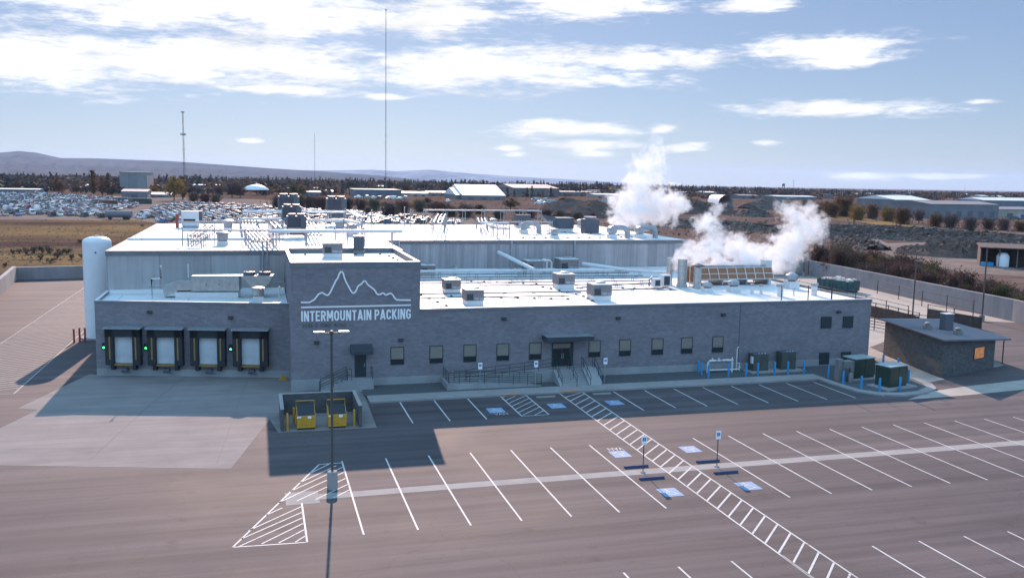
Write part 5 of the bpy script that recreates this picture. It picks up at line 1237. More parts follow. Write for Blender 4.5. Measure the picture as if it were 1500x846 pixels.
rack('pipe_rack', [(-7.2, 97.0), (8, 97.4), (14, 97.6)], (0, .45), .10, 'pair of silver pipes crossing the tall roof near its front edge', HR, 1.5, 'steel', None, 2.6)
rack('pipe_rack', [(-5.8, 99), (-5.2, 118)], (0, .4, .8), .09, 'three silver pipes running back beside the two silver fans', HR, .9)
rack('pipe_rack', [(-4.0, 112), (2.0, 113)], (0, .3), .08, 'short low pipe pair between fans and the bundle of five', HR, .6)
rack('pipe_rack', [(-2, 118), (3.0, 118.4)], (0,), .16, 'white header pipe running to the first chiller', HR, 1.6, 'white')
rack('pipe_rack', [(5.9, 112), (10.4, 112.4), (11.5, 106)], (0,), .18, 'white header pipe that leaves the first chiller and turns forward', HR, 1.7, 'white')
rack('pipe_rack', [(-1.8, 129), (14, 130)], (0,), .2, 'white header pipe passing behind the first chiller', HR, 2.0, 'white')
rack('pipe_rack', [(6.6, 99), (7.4, 131)], (0, .4, .8, 1.2), .08, 'four thin silver pipes running back beside the chiller row', HR, 1.0)
pipe_run('header_pipe', [(1.2, 94.2, 12.0), (14.6, 94.0, 12.0)], .17, 'long white header pipe raised over the tall roof behind the tower', 'white', HR, 3.0, 'pipe')
rack('pipe_rack', [(21.6, 108.5), (24.5, 122), (27, 133)], (0, .5, 1.0), .08, 'far rack of three silver pipes at the near end of the tall far roof', HR, 1.8, 'steel', None, 4)
rack('pipe_rack', [(24, 133), (42, 133.5)], (0, .4, .8, 1.2), .10, 'far rack of silver pipes along the back of the tall far roof', HR, 2.3, 'steel', None, 3)
rack('pipe_rack', [(27.0, 110), (30.5, 110.3)], (0, .5), .09, 'short pipe rack at the top of the wall downpipe', HR, 1.7, 'white', None, 1.6)
rack('pipe_rack', [(29.2, 106), (30.0, 120), (32.5, 131)], (0, .5, 1.0), .09, 'rack of white pipes slanting back from the wall downpipe', HR, 1.3, 'white', None, 3)
rack('pipe_rack', [(31, 114), (37.5, 114.5)], (0, .4), .09, 'pipe pair crossing toward the curved silver duct', HR, 1.6, 'steel', None, 2)
rack('pipe_rack', [(-5.5, 94.5), (-5.0, 101)], (0, .35, .7), .07, 'short bundle of thin pipes between the front fan and roof edge', HR, .7, 'steel', None, 1.5)
rack('pipe_rack', [(2.4, 95), (2.0, 106)], (0, .5), .08, 'pair of pipes running back to the nearest chiller', HR, 1.9, 'steel', None, 2.2)
rack('pipe_rack', [(5.2, 101), (13.5, 101.5)], (0, .35, .7), .08, 'three pipes crossing behind the tower duct box', HR, 1.2, 'steel', None, 2.0)
rack('pipe_rack', [(-9, 116), (3, 117)], (0,), .12, 'single pipe crossing from the white boxy unit toward the chillers', HR, 1.3, 'steel', None, 2.5)
rack('pipe_rack', [(6.5, 124), (14, 125)], (0, .4), .1, 'pair of pipes leaving the middle chiller sideways', HR, 2.2, 'steel', None, 2.0)
rack('pipe_rack', [(12, 108), (12.6, 128)], (0, .5), .1, 'pair of raised pipes along the seam of the two tall roofs', HR, 2.4, 'white', None, 2.6)
def standpipes(items, group):
    for x, y, h, lb in items: pipe_run('vent_stack', [(x, y, HR), (x, y, HR+h)], .08, lb, 'steel', None, 3, 'vent', group)
standpipes([(20.9, 133, 2.9, 'tall silver vent stack at the back of the far roof, first of its pair'), (21.8, 133, 2.6, 'tall silver vent stack at the back of the far roof, second of its pair'), (9.9, 104, 2.0, 'lone silver vent stack behind the tower duct box'), (14.3, 118, 3.0, 'lone dark vent stack where the two tall roofs meet')], 'vent stacks on the tall roofs')
def roof_fan(loc, s, label, group='silver roof fans'):
    t = empty('roof_fan', loc, 0, label, 'fan', group)
    m = MB(); m.box(-.6*s, -.6*s, 0, .6*s, .6*s, .5*s); m.build('curb', MT['white'], t)
    m = MB(); m.lathe([(.5*s, .5*s), (.62*s, .62*s), (.62*s, 1.2*s), (.75*s, 1.3*s), (.75*s, 1.5*s), (.3*s, 1.65*s)], (0, 0, 0), 18); m.build('hood', MT['steel'], t)
for x, y, s, lb in ((-3.5, 122, 1.25, 'silver roof fan farther back beside the thin pipe bundles'), (-3.4, 98.5, 1.25, 'silver roof fan close to the front edge of the tall roof'), (36.0, 108.6, 1.05, 'silver roof fan in front of the dark duct unit'), (47.6, 131, 1.1, 'silver roof fan at the back of the tall far roof'), (45.8, 123, 1.25, 'stocky silver roof fan midway on the tall far roof'),
                    (10.5, 121, 1.3, 'silver roof fan among the pipes beside the chillers'), (11.4, 113, 1.3, 'silver roof fan behind the tower air unit'), (33.8, 131, 1.15, 'silver roof fan behind the white slanting pipes')):
    roof_fan((x, y, HR), s*.72, lb)
t = empty('dark_duct_unit', (38.6, 120, HR), 0, 'dark grey duct unit with a flared hood on the tall far roof', 'duct unit')
m = MB(); m.box(1.5, 0, .5, 4.0, 2.2, 2.0); m.build('housing', MT['slate'], t, bevel=.03)
m = MB(); m.add([(1.5, .1, .5), (1.5, 2.1, .5), (1.5, 2.1, 2.0), (1.5, .1, 2.0), (.3, .1, 1.4), (.3, 2.1, 1.4), (-.8, 2.1, 2.5), (-.8, .1, 2.5)], [(0, 3, 7, 4), (3, 2, 6, 7), (2, 1, 5, 6), (1, 0, 4, 5), (4, 7, 6, 5)]); m.build('flared_hood', MT['slate'], t)
m = MB(); m.box(1.6, .1, 0, 3.9, 2.1, .5); m.build('curb', MT['white'], t)
def ducted_fan(loc, label):
    t = empty('ducted_fan', loc, 0, label, 'fan', 'fans with curved ducts')
    m = MB(); m.lathe([(.55, 0), (.55, .9)], (0, 0, 0), 16); d = m.build('fan_drum', MT['steel'], t); d.location = (0, .5, 1.0); d.rotation_euler = (R(90), 0, 0)
    m = MB(); m.tube(smooth([Vector(p) for p in ((.3, 0, 1.35), (1.6, 0, 1.35), (2.1, 0, 1.0), (2.15, 0, 0))], 2), .34, 10); m.build('duct', MT['steel'], t)
    m = MB(); m.box(-.5, -.5, 0, .5, .5, .5); m.build('curb', MT['white'], t)
ducted_fan((43.6, 108.3, HR), 'silver fan with a curved duct, nearer the dark duct unit'); ducted_fan((47.6, 108.6, HR), 'silver fan with a curved duct at the far corner of the tall roof'); ducted_fan((34.6, 117.5, HR), 'silver curved duct rising from the pipe pair')
t = empty('exhaust_housing', (43.6, 118, HR), 0, 'dark box housing at the foot of the big steam plume', 'housing')
m = MB(); m.box(0, 0, 0, 2.0, 2.0, 1.9); m.build('body', MT['slate'], t, bevel=.03); m = MB(); m.lathe([(.8, 0), (.9, .35)], (1, 1, 1.9), 16); m.build('fan_ring', MT['steel'], t)
t = empty('small_duct_box', (37.5, 131.5, HR), 0, 'small dark duct box at the back of the tall far roof', 'duct box')
m = MB(); m.box(0, 0, .3, 2.3, 1.6, 1.9); m.build('body', MT['slate'], t); m = MB(); m.box(.1, .1, 0, 2.2, 1.5, .3); m.build('curb', MT['white'], t)
t = empty('roof_hatch_ladder', (14.9, 104.3, LR), 0, 'white ladder cage standing up where the tall wall meets the tower', 'ladder')
for x in (0, .9): MB().tube([(x, 0, 0), (x, 0, 5.0)], .05, 5).build('rail', MT['white'], t)
for k in range(15): MB().tube([(0, 0, .3+k*.3), (.9, 0, .3+k*.3)], .025, 4).build('rung', MT['white'], t)

# ================================================================== SURROUNDINGS
def leaves(mb, centre, rad, n, size, mi=0, up=0.0, shell=0.35):
    """n leaf-sized faces spread through an ellipsoid volume, clumped"""
    cl = [(NR.normal(size=3)) for _ in range(max(3, n//28))]
    cl = [c/np.linalg.norm(c)*NR.uniform(shell, .95) for c in cl]
    for i in range(n):
        c = cl[i % len(cl)]+NR.normal(size=3)*.20
        p = Vector((centre[0]+c[0]*rad[0], centre[1]+c[1]*rad[1], centre[2]+c[2]*rad[2]))
        a = Vector(NR.normal(size=3)); a.z = a.z*.6+up; a.normalize()
        b = a.cross(Vector(NR.normal(size=3))); b.normalize()
        s = size*NR.uniform(.5, 1.25)
        mb.add([p-a*s, p+b*s*.55, p+a*s, p-b*s*.55], [(0, 1, 2, 3)], mi)
def twigs(mb, base, h, r, n, w, mi=0):
    for _ in range(n):
        a = NR.uniform(0, 6.283); q = NR.uniform(.2, 1)*r; hh = h*NR.uniform(.55, 1.0)*(1-.35*(q/r)**2)
        b0 = Vector((base[0]+NR.normal()*r*.25, base[1]+NR.normal()*r*.25, base[2]))
        tip = Vector((base[0]+math.cos(a)*q, base[1]+math.sin(a)*q, base[2]+hh))
        mid = b0.lerp(tip, .55)+Vector((math.cos(a)*q*.15, math.sin(a)*q*.15, hh*.08))
        s = Vector((-math.sin(a+1), math.cos(a+1), 0))*w
        mb.add([b0-s, b0+s, mid+s*.7, mid-s*.7], [(0, 1, 2, 3)], mi); mb.add([mid-s*.7, mid+s*.7, tip], [(0, 1, 2)], mi)
def make_tree(kind, seed):
    """unit-height tree (1 m tall), scaled on placing; trunk with limbs + crown"""
    global NR
    NR = np.random.RandomState(seed)
    t = empty({'conifer': 'conifer_tree', 'poplar': 'poplar_tree', 'bare': 'bare_tree', 'round': 'autumn_tree', 'bush': 'bare_bush', 'sage': 'sage_bush'}[kind])
    tr = MB(); cr = MB()
    if kind in ('round', 'bare', 'poplar'):
        tr.tube([(0, 0, -.02), (.01, 0, .25), (0, .01, .55)], .022, 6, r1=.012)
        for k in range(7):
            a = k*.9+NR.uniform(0, .6); z = .18+.06*k; L = .28 if kind != 'poplar' else .10
            tr.tube([(0, 0, z), (math.cos(a)*L*.6, math.sin(a)*L*.6, z+.14), (math.cos(a)*L, math.sin(a)*L, z+.28)], .010, 5, r1=.004)
    if kind == 'round':
        for k in range(6):
            a = k*1.05; q = .2*NR.uniform(.4, 1.1); leaves(cr, (math.cos(a)*q, math.sin(a)*q, .36+NR.uniform(0, .36)), (.24, .24, .24), 230, .034)
        leaves(cr, (0, 0, .8), (.16, .16, .18), 110, .034); twigs(cr, (0, 0, .25), .7, .34, 60, .006)
    elif kind == 'bare':
        twigs(cr, (0, 0, .15), .84, .34, 230, .006); leaves(cr, (0, 0, .55), (.36, .36, .40), 330, .026)
    elif kind == 'poplar':
        for z in (.35, .55, .75, .9): leaves(cr, (NR.normal()*.015, NR.normal()*.015, z), (.12, .12, .18), 150, .03, up=1)
        twigs(cr, (0, 0, .1), .88, .10, 60, .006)
    elif kind == 'conifer':
        tr.tube([(0, 0, -.02), (0, 0, .95)], .02, 6, r1=.004)
        for k in range(11):
            z = .1+.08*k; r = .26*(1-z)+.02
            for j in range(30):
                a = NR.uniform(0, 6.283); q = r*NR.uniform(.25, 1.05); p = Vector((math.cos(a)*q, math.sin(a)*q, z+NR.uniform(-.04, .04)-q*.2))
                d = Vector((math.cos(a), math.sin(a), -.3))*.06; e = Vector((-math.sin(a), math.cos(a), NR.uniform(-.3, .3)))*.028
                cr.add([p-d, p+e, p+d, p-e], [(0, 1, 2, 3)])
        leaves(cr, (0, 0, .93), (.025, .025, .08), 16, .03, up=1)
    elif kind == 'bush':
        twigs(cr, (0, 0, 0), 1.0, .75, 300, .008)
        for k in range(7):
            a = k*.9; q = .42*NR.uniform(.3, 1.1); leaves(cr, (math.cos(a)*q, math.sin(a)*q, .40+NR.uniform(-.08, .25)), (.40, .40, .34), 230, .042)
        for k in range(4): tr.tube([(NR.normal()*.06, NR.normal()*.06, -.02), (NR.normal()*.25, NR.normal()*.25, .6)], .018, 5, r1=.006)
    elif kind == 'sage':
        for k in range(5):
            a = k*1.3; q = .45*NR.uniform(.3, 1); leaves(cr, (math.cos(a)*q, math.sin(a)*q, .45), (.45, .45, .42), 90, .09)
        tr.tube([(0, 0, -.02), (0, 0, .4)], .04, 5)
    tr.build('trunk', MT['wood'], t)
    return t, cr
PROTO = {}
def proto(kind, mat, var=0):
    k = (kind, mat, var)
    if k not in PROTO:
        t, cr = make_tree(kind, hash(kind) % 7+sum(map(ord, kind))+var*31); cr.build('crown' if kind not in ('bush', 'sage') else 'foliage', MT[mat], t); PROTO[k] = [t, False]
    return PROTO[k]
def plant_tree(kind, mat, loc, h, label, group, wide=1.0, var=0):
    pr = proto(kind, mat, var); rz = random.uniform(0, 6.28); scl = (h*wide, h*wide, h)
    if not pr[1]:
        pr[1] = True; o = pr[0]; o.location = loc; o.rotation_euler = (0, 0, rz); o.scale = scl
    else: o = copy_tree(pr[0], loc=loc, rz=rz, scale=scl)
    return tag(o, label, {'bush': 'bush', 'sage': 'bush'}.get(kind, 'tree'), group)
def px_tree(kind, mat, x, y, hpx, label, group, wide=1.0, var=0):
    p = at(x, y); h = hpx/F*(p-Vector((0, 0, CAMZ))).dot(fw)
    return plant_tree(kind, mat, (p.x, p.y, p.z-.03), h, label, group, wide, var)
G1 = 'autumn trees beyond the salvage yard'
for x, y, h, k, m, w, lb in ((255, 294, 38, 'round', 'leaf_gold', 1.25, 'biggest golden tree beyond the yard, near the foot of the lattice mast'), (268, 292, 32, 'poplar', 'leaf_gold', 1.8, 'golden upright tree joined to the biggest golden tree'), (226, 286, 16, 'round', 'leaf_gold', 1.2, 'small golden tree beside the grey cold store'),
                             (137, 286, 34, 'poplar', 'leaf_rust', 1.6, 'tallest rusty poplar before the grey cold store'), (150, 286, 24, 'poplar', 'leaf_rust', 1.6, 'shorter rusty poplar in the poplar group'), (158, 286, 30, 'poplar', 'leaf_rust', 1.6, 'rusty poplar next to the dark round tree'), (164, 288, 17, 'round', 'leaf_dark', 1.5, 'dark round evergreen close to the grey cold store'),
                             (86, 284, 26, 'round', 'leaf_rust', 1.1, 'rust crowned tree above dark firs beyond the long sheds'), (91, 283, 18, 'conifer', 'leaf_dark', 1.4, 'dark fir under the rust crowned tree'), (24, 281, 18, 'round', 'leaf_rust', 1.2, 'russet tree behind the long low sheds'), (8, 280, 14, 'round', 'leaf_dark', 1.3, 'dark tree at the end of the long low sheds'),
                             (40, 281, 16, 'round', 'leaf_dark', 1.2, 'dark tree behind the middle of the long low sheds'), (66, 281, 17, 'bare', 'leaf_brown', 1.3, 'bare tree between sheds and rust crowned tree'), (112, 284, 19, 'bare', 'leaf_brown', 1.5, 'bare brown tree left of the poplars, before firs'), (187, 279, 20, 'poplar', 'leaf_gold', 1.2, 'thin golden poplar in front of the grey cold store wall'), (195, 279, 18, 'poplar', 'leaf_gold', 1.2, 'second thin golden poplar before the grey cold store wall'),
                             (340, 290, 32, 'bare', 'leaf_brown', 1.4, 'wide bare tree between the houses and the white dome'), (352, 290, 26, 'bare', 'leaf_brown', 1.4, 'bare tree close beside the white dome'), (322, 289, 22, 'bare', 'leaf_brown', 1.3, 'bare tree before the flat roofed pale houses'), (398, 284, 20, 'round', 'leaf_dark', 1.3, 'dark tree immediately behind the white dome'),
                             (432, 287, 20, 'round', 'leaf_olive', 1.4, 'olive green tree past the white dome'), (443, 288, 18, 'round', 'leaf_olive', 1.4, 'olive tree next to the blue roofed sheds'), (407, 283, 14, 'round', 'leaf_gold', 1.1, 'small bright orange tree past the white dome'), (309, 270, 16, 'conifer', 'leaf_dark', 1.4, 'dark fir behind the flat roofed pale houses'), (288, 270, 16, 'round', 'leaf_dark', 1.3, 'dark crown behind the stepped white house'), (595, 286, 26, 'bare', 'leaf_brown', 1.1, 'bare domed tree standing above the long grey workshop'), (475, 283, 18, 'round', 'leaf_olive', 1.3, 'olive tree behind the blue roofed sheds')):
    px_tree(k, m, x, y, h, lb, G1, w)
G2 = 'firs in front of the brown hall'
for x, y, h, w, lb in ((743, 290, 17, 1.3, 'dark fir in the gap between white hall and brown hall'), (753, 290, 13, 1.3, 'short dark fir at the near corner of the brown hall'), (772, 289, 15, 1.3, 'dark fir of the close pair, the shorter one'), (779, 289, 18, 1.3, 'dark fir of the close pair, the taller one'), (795, 289, 10, 1.4, 'low dark fir in front of the middle of the brown hall'), (807, 289, 16, 1.6, 'broad dark fir near the far end of the brown hall'), (818, 287, 10, 1.4, 'small dark fir past the end of the brown hall'), (748, 307, 18, 2.2, 'broad dark golden round tree standing alone below the firs')):
    px_tree('conifer' if h != 18 or x < 780 and x > 770 else 'round', 'leaf_dark' if x != 748 else 'leaf_olive', x, y, h, lb, G2, w)
G3 = 'bare shrubs along the ditch behind the cars'
sh = [(410, 307, 20), (424, 304, 17), (439, 303, 17), (455, 304, 17), (470, 307, 18), (495, 306, 16), (510, 306, 16), (529, 307, 16), (548, 308, 17), (571, 318, 22), (590, 312, 18), (615, 310, 18), (633, 311, 14), (646, 317, 22), (661, 317, 15), (681, 318, 20), (702, 313, 13), (730, 320, 13), (284, 296, 14), (300, 296, 13), (316, 297, 13), (540, 315, 12), (626, 300, 10), (760, 316, 10), (778, 319, 13), (800, 320, 13), (820, 321, 13), (846, 321, 11), (868, 321, 9), (1180, 304, 12)]
wh = ['first in line', 'with round head', 'standing apart', 'close to its neighbour', 'darkest of its clump', 'thin and twiggy']
for i, (x, y, h) in enumerate(sh):
    where = 'below the blue roofed sheds' if x < 480 and x > 400 else 'before the long grey workshop' if x < 600 and x > 480 else 'before the big white hall' if x < 745 and x > 600 else 'under the brown earth mounds' if x >= 745 else 'behind the yard cars by the pale houses'
    m = ('leaf_brown', 'leaf_red', 'leaf_sage')[i % 3]
    px_tree('bush', m, x, y, h*1.3, '%s shrub %s, %s' % (('grey brown', 'reddish', 'pale sage')[i % 3], where, wh[(i//3) % 6]), G3, .95, i % 2)
G4 = 'rust coloured trees by the grey warehouse'
for i, (x, y, h, k, m, lb) in enumerate(((1200, 312, 20, 'bush', 'leaf_rust', 'low rusty thicket at the end of the tree row nearest the steam'), (1217, 318, 30, 'bush', 'leaf_rust', 'rusty tree second in the row from the steam'), (1236, 317, 36, 'bush', 'leaf_rust', 'tallest rusty tree of the row'), (1256, 322, 28, 'bush', 'leaf_gold', 'goldish tree just past the tallest rusty tree'), (1277, 320, 27, 'bush', 'leaf_rust', 'rusty tree above the end of the dry grass strip'), (1300, 324, 28, 'bush', 'leaf_gold', 'yellowish tree where the pale roofs begin'),
        (1322, 328, 30, 'bush', 'leaf_rust', 'dense rusty thicket before the pale roofs'), (1346, 327, 26, 'bare', 'leaf_brown', 'bare grey tree before the warehouse wall'), (1370, 332, 24, 'bush', 'leaf_rust', 'rusty thicket at the foot of the warehouse'), (1392, 333, 25, 'bush', 'leaf_brown', 'brown thicket at the middle of the warehouse'), (1420, 338, 26, 'bush', 'leaf_brown', 'wide brown thicket over the rubble ridge'), (1447, 336, 22, 'bush', 'leaf_red', 'reddish thicket at the far end of the warehouse'), (1470, 337, 22, 'bush', 'leaf_brown', 'brown thicket past the warehouse end'), (1494, 339, 20, 'bush', 'leaf_rust', 'rusty thicket at the edge by the parked vans'))):
    px_tree(k, m, x, y, h, lb, G4, 1.15 if k == 'bare' else .8, i % 2)
# dense bushes outside the perimeter wall
G5 = 'bushes along the outside of the perimeter wall'
random.seed(21)
wp = [(92, 78), (96.2, 97), (101.9, 152)]
nB = 84
for i in range(nB):
    u = (i+.5)/nB; Y = 80+u*78; X = (np.interp(Y, [78, 97, 152], [92.6, 96.7, 102.4]))+random.choice((2.4, 4.4, 6.5, 9.0))+random.uniform(-.8, .8)
    h = np.interp(Y, [80, 100, 115, 130, 145, 160], [2.6, 4.2, 5.6, 6.2, 6.6, 7.6])*random.uniform(.7, 1.1)
    k = i % 4; m = ('leaf_red', 'leaf_brown', 'leaf_red', 'leaf_olive')[k]
    zone = 'where the wall turns' if Y > 138 else 'behind the teal container' if Y > 122 else 'behind the dark poles' if Y > 98 else 'past the gate'
    plant_tree('bush', m, (X, Y, -.03), h, '%s bush outside the wall, %s' % (('reddish', 'grey brown', 'dark red', 'olive')[k], zone), G5, .62, i % 2)
plant_tree('bare', 'leaf_sage', (106.5, 150, 0), 8.5, 'tall pale willow outside the wall corner beside the steam', G5, 1.1)
plant_tree('round', 'leaf_gold', (106, 139, 0), 5.2, 'orange leaved bush between willow and reddish bushes', G5, 1.4)
plant_tree('sage', 'leaf_sage', (100.3, 113, 0), 3.4, 'pale sage bush just over the wall behind the tall dark pole', G5, 1.0)
G6 = 'sagebrush clumps in the dry field'
for i, (x, y, h) in enumerate(((38, 373, 12), (28, 371, 9), (50, 372, 13), (62, 371, 15), (72, 372, 12), (92, 373, 12), (84, 379, 12), (117, 356, 7), (18, 372, 8), (75, 385, 10), (105, 380, 9), (120, 378, 8), (8, 391, 7), (208, 332, 5), (60, 380, 9), (100, 372, 11))):
    px_tree('sage', 'leaf_sage' if i % 2 else 'leaf_brown', x, y, h, 'dark sagebrush clump in the dry field beyond the low wall', G6, .9, i % 2)
# treeline of the town: one mass
mb = MB(); NR = np.random.RandomState(5)
def far_tree(mb, px, Y, h, kind):
    d = ray(px, 262); X = d.x/d.y*Y
    if kind == 0:
        for k in range(34):
            z = h*(k+.5)/34; r = h*.2*(1-z/h)+.3; a = NR.uniform(0, 6.28); p = Vector((X+math.cos(a)*r*NR.rand(), Y+math.sin(a)*r*NR.rand(), z)); s = h*.075
            b = Vector(NR.normal(size=3)); b.normalize(); c = b.cross(Vector(NR.normal(size=3))); c.normalize()
            mb.add([p-b*s, p+c*s*.7, p+b*s, p-c*s*.7], [(0, 1, 2, 3)])
    else: leaves(mb, (X, Y, h*.55), (h*.42, h*.42, h*.44), 44, h*.10)
mbs = [MB(), MB(), MB()]
def dense_tree(mb, px, Y, h, con):
    d = ray(px, 262); X = d.x/d.y*Y; g = gz(Y); h = h*(1.35 if px < 950 else 1.35-.35*min(1, (px-950)/300))
    for k in range(16 if con else 20):
        if con:
            z = h*(.08+.92*(k+.5)/16); r = h*.22*(1-z/h)+.25; a = NR.uniform(0, 6.28); p = Vector((X+math.cos(a)*r*NR.rand(), Y+math.sin(a)*r*NR.rand(), z+g)); q = h*.20*(1.1-z/h*.7)
        else:
            c = NR.normal(size=3); c = c/np.linalg.norm(c)*NR.uniform(.3, 1); p = Vector((X+c[0]*h*.7, Y+c[1]*h*.5, h*.45+c[2]*h*.46+g)); q = h*.24
        b = Vector(NR.normal(size=3)); b.normalize(); c = b.cross(Vector(NR.normal(size=3))); c.normalize()
        mb.add([p-b*q, p+c*q*.75, p+b*q, p-c*q*.75], [(0, 1, 2, 3)])
for i in range(4600):
    px = NR.uniform(-90, 1590); Y = 1050+1500*NR.rand()**1.3; con = NR.rand() < (.5 if 480 < px < 1300 else .28)
    h = NR.uniform(5.5, 10.5)*(1.15 if con else 1)*(0.92 if px > 900 else 1)
    dense_tree(mbs[0 if con or NR.rand() < .45 else (1 if NR.rand() < .7 else 2)], px, Y, h, con)
for i in range(470):
    px = NR.uniform(-60, 500); dense_tree(mbs[NR.choice((0, 1, 1, 2))], px, NR.uniform(720, 1100), NR.uniform(3.5, 8), NR.rand() < .2)
for i in range(420):
    px = NR.uniform(780, 1560); dense_tree(mbs[NR.choice((0, 1, 1, 2))], px, NR.uniform(800, 1150), NR.uniform(2.5, 6.5), NR.rand() < .2)
for i in range(200):
    px = NR.uniform(380, 800); dense_tree(mbs[NR.choice((0, 1, 1, 2))], px, NR.uniform(760, 1100), NR.uniform(2.0, 5), NR.rand() < .2)
for m, k in zip(mbs, ('leaf_dark', 'leaf_brown', 'leaf_rust')): tag(m.build('treeline', MT[k]), {'leaf_dark': 'far dark evergreen treeline across the town', 'leaf_brown': 'far bare brown treeline across the town', 'leaf_rust': 'far rusty autumn treeline across the town'}[k], 'treeline', None, 'stuff')
# scrub over the plain and quarry
mb = MB()
for i in range(1500):
    px = NR.uniform(380, 1560); py = NR.uniform(288, 336) if px < 900 else NR.uniform(292, 345)
    p = at(px, py); s = NR.uniform(.5, 1.3)
    if p.y < 165: continue
    leaves(mb, (p.x, p.y, p.z+s*.35), (s, s, s*.45), 8, s*.45)
for i in range(900):
    p = at(NR.uniform(-20, 230), NR.uniform(321, 388)); s = NR.uniform(.12, .4); leaves(mb, (p.x, p.y, s*.3), (s, s, s*.4), 6, s*.5)
tag(mb.build('scrub', MT['leaf_sage']), 'low dry scrub scattered over the plain and field', 'scrub', None, 'stuff')
# grass strips
for nm, pts in (('dry_grass_strip', [(60, 279), (230, 292), (330, 300), (520, 312), (640, 322), (640, 318), (520, 306), (330, 293), (230, 287), (60, 276)]), ('dry_grass_strip', [(1205, 318), (1290, 329), (1350, 333), (1350, 330), (1290, 323), (1205, 314)])):
    struct(nm, MB().quad([tuple(at(*p)+Vector((0, 0, -.009))) for p in pts][::-1]), MT['drygrass'] if 'drygrass' in MT else MT.setdefault('drygrass', ground_mat("dry_grass", (0.28, 0.17, 0.075), (0.19, 0.115, 0.055), (0.10, 0.068, 0.04), 0.05, 0.3)))

# far buildings
MT['whiteroof'] = pmat("white_far_roof", (0.66, 0.65, 0.64), 0.5, var=.06, scale=.1)
MT['greywall'] = pmat("grey_far_wall", (0.17, 0.16, 0.165), 0.7, var=.12, scale=.15)
MT['bluewall'] = pmat("bluegrey_far_wall", (0.13, 0.145, 0.17), 0.7, var=.12, scale=.2)
MT['tanwall'] = pmat("tan_far_wall", (0.34, 0.28, 0.23), 0.8, var=.15, scale=.2)
MT['brownwall'] = pmat("brown_far_wall", (0.15, 0.125, 0.12), 0.8, var=.15, scale=.1)
MT['coldstore'] = panel_mat("cold_store_panel", (0.24, 0.22, 0.22), 6.0, .08)
MT['purpleroof'] = pmat("muted_roof", (0.22, 0.17, 0.18), 0.7)
def far_building(name, x0, x1, y, h, depth, wall, roof, label, ridge=0.0, cat='building', group=None, openings=3, dy=0):
    a = at(x0, y); b = at(x1, y); Y = a.y; w = abs(b.x*Y/b.y-a.x)
    t = empty(name, (a.x, Y, a.z), 0, label, cat, group)
    MB().box(0, 0, -.6, w, depth, h).build('wall', MT[wall], t)
    m = MB(); o = .4
    if ridge: m.add([(-o, -o, h), (w+o, -o, h), (w+o, depth+o, h), (-o, depth+o, h), (-o, depth/2, h+ridge), (w+o, depth/2, h+ridge)], [(0, 1, 5, 4), (2, 3, 4, 5), (1, 2, 5), (3, 0, 4), (0, 3, 2, 1)])
    else: m.box(-o, -o, h+.003, w+o, depth+o, h+.35)
    m.build('roof', MT[roof], t)
    for i in range(openings):
        u = (i+.6)/(openings+.2); ww = min(w/(openings+1)*.5, 4.0); hh = h*.5
        m = MB(); m.box(u*w-ww/2, -.08, .1 if h < 5 else .8, u*w+ww/2, -.004, .1+hh); m.build('door' if i == 0 else 'window', MT['darkgrey'], t)
    return t
far_building('white_hall', 678, 740, 292.5, 3.4, 60, 'greywall', 'whiteroof', 'big hall with a broad white sloping roof, largest roof of the far town', 7.5)
far_building('white_hall', 668, 679, 292, 3.4, 45, 'greywall', 'whiteroof', 'narrow white roofed wing joined to the big white hall', 5.0, openings=1)
far_building('workshop', 520, 588, 288.5, 5.5, 40, 'bluewall', 'greywall', 'long blue grey workshop with vehicles parked in front', 0, openings=5)
far_building('low_shop', 590, 627, 287.5, 2.8, 30, 'tanwall', 'whiteroof', 'low tan shop with a white roof strip beside the workshop', 1.0)
far_building('low_shop', 628, 667, 287, 3.2, 30, 'greywall', 'whiteroof', 'low grey shop with white roof next to the big white hall', 1.0)
far_building('brown_hall', 752, 818, 288, 8.0, 70, 'brownwall', 'purpleroof', 'large dark brown hall behind a row of firs', 3.0, openings=0)
far_building('cold_store', 176, 216, 283, 15.5, 45, 'coldstore', 'greywall', 'tall grey panelled cold store standing above the yard', 0, openings=0)
far_building('low_shed', 178, 216, 290, 4.2, 25, 'greywall', 'greywall', 'low grey shed in front of the tall cold store', 1.2, openings=1)
far_building('low_shed', 218, 252, 289, 2.0, 18, 'greywall', 'whiteroof', 'long low shed with a bright white roof by the golden tree', 1.2, openings=1)
far_building('long_shed', -40, 58, 282, 2.6, 14, 'bluewall', 'whiteroof', 'long low white roofed shed, nearer of the two at the yard edge', .6, openings=4)
far_building('long_shed', -40, 60, 279, 2.8, 14, 'bluewall', 'purpleroof', 'long low dark roofed shed, behind the white roofed one', .6, openings=2)
far_building('pale_house', 284, 299, 283, 6.5, 20, 'brownwall', 'whiteroof', 'stepped house with white roof bands near the lattice mast', 0)
far_building('pale_house', 312, 336, 281, 6.0, 20, 'brownwall', 'whiteroof', 'flat roofed pale house between bare trees', 0)
far_building('blue_shed', 444, 470, 287, 3.0, 20, 'bluewall', 'bluewall', 'blue roofed shed beyond the shrubs', 1.0)
far_building('blue_shed', 468, 488, 286, 3.4, 20, 'greywall', 'whiteroof', 'small white roofed shed beside the blue roofed one', 1.0)
far_building('grey_warehouse', 1362, 1462, 320, 7.5, 30, 'greywall', 'greywall', 'long grey warehouse with dark framed wall behind rusty trees', 1.5, openings=6)
far_building('grey_warehouse', 1310, 1362, 308, 7.0, 40, 'greywall', 'whiteroof', 'warehouse with a long white roof before the grey one', 2.5, openings=2)
far_building('grey_warehouse', 1440, 1560, 302, 5, 30, 'bluewall', 'whiteroof', 'warehouse with a bright white sloping roof at the far side', 2.2, openings=3)
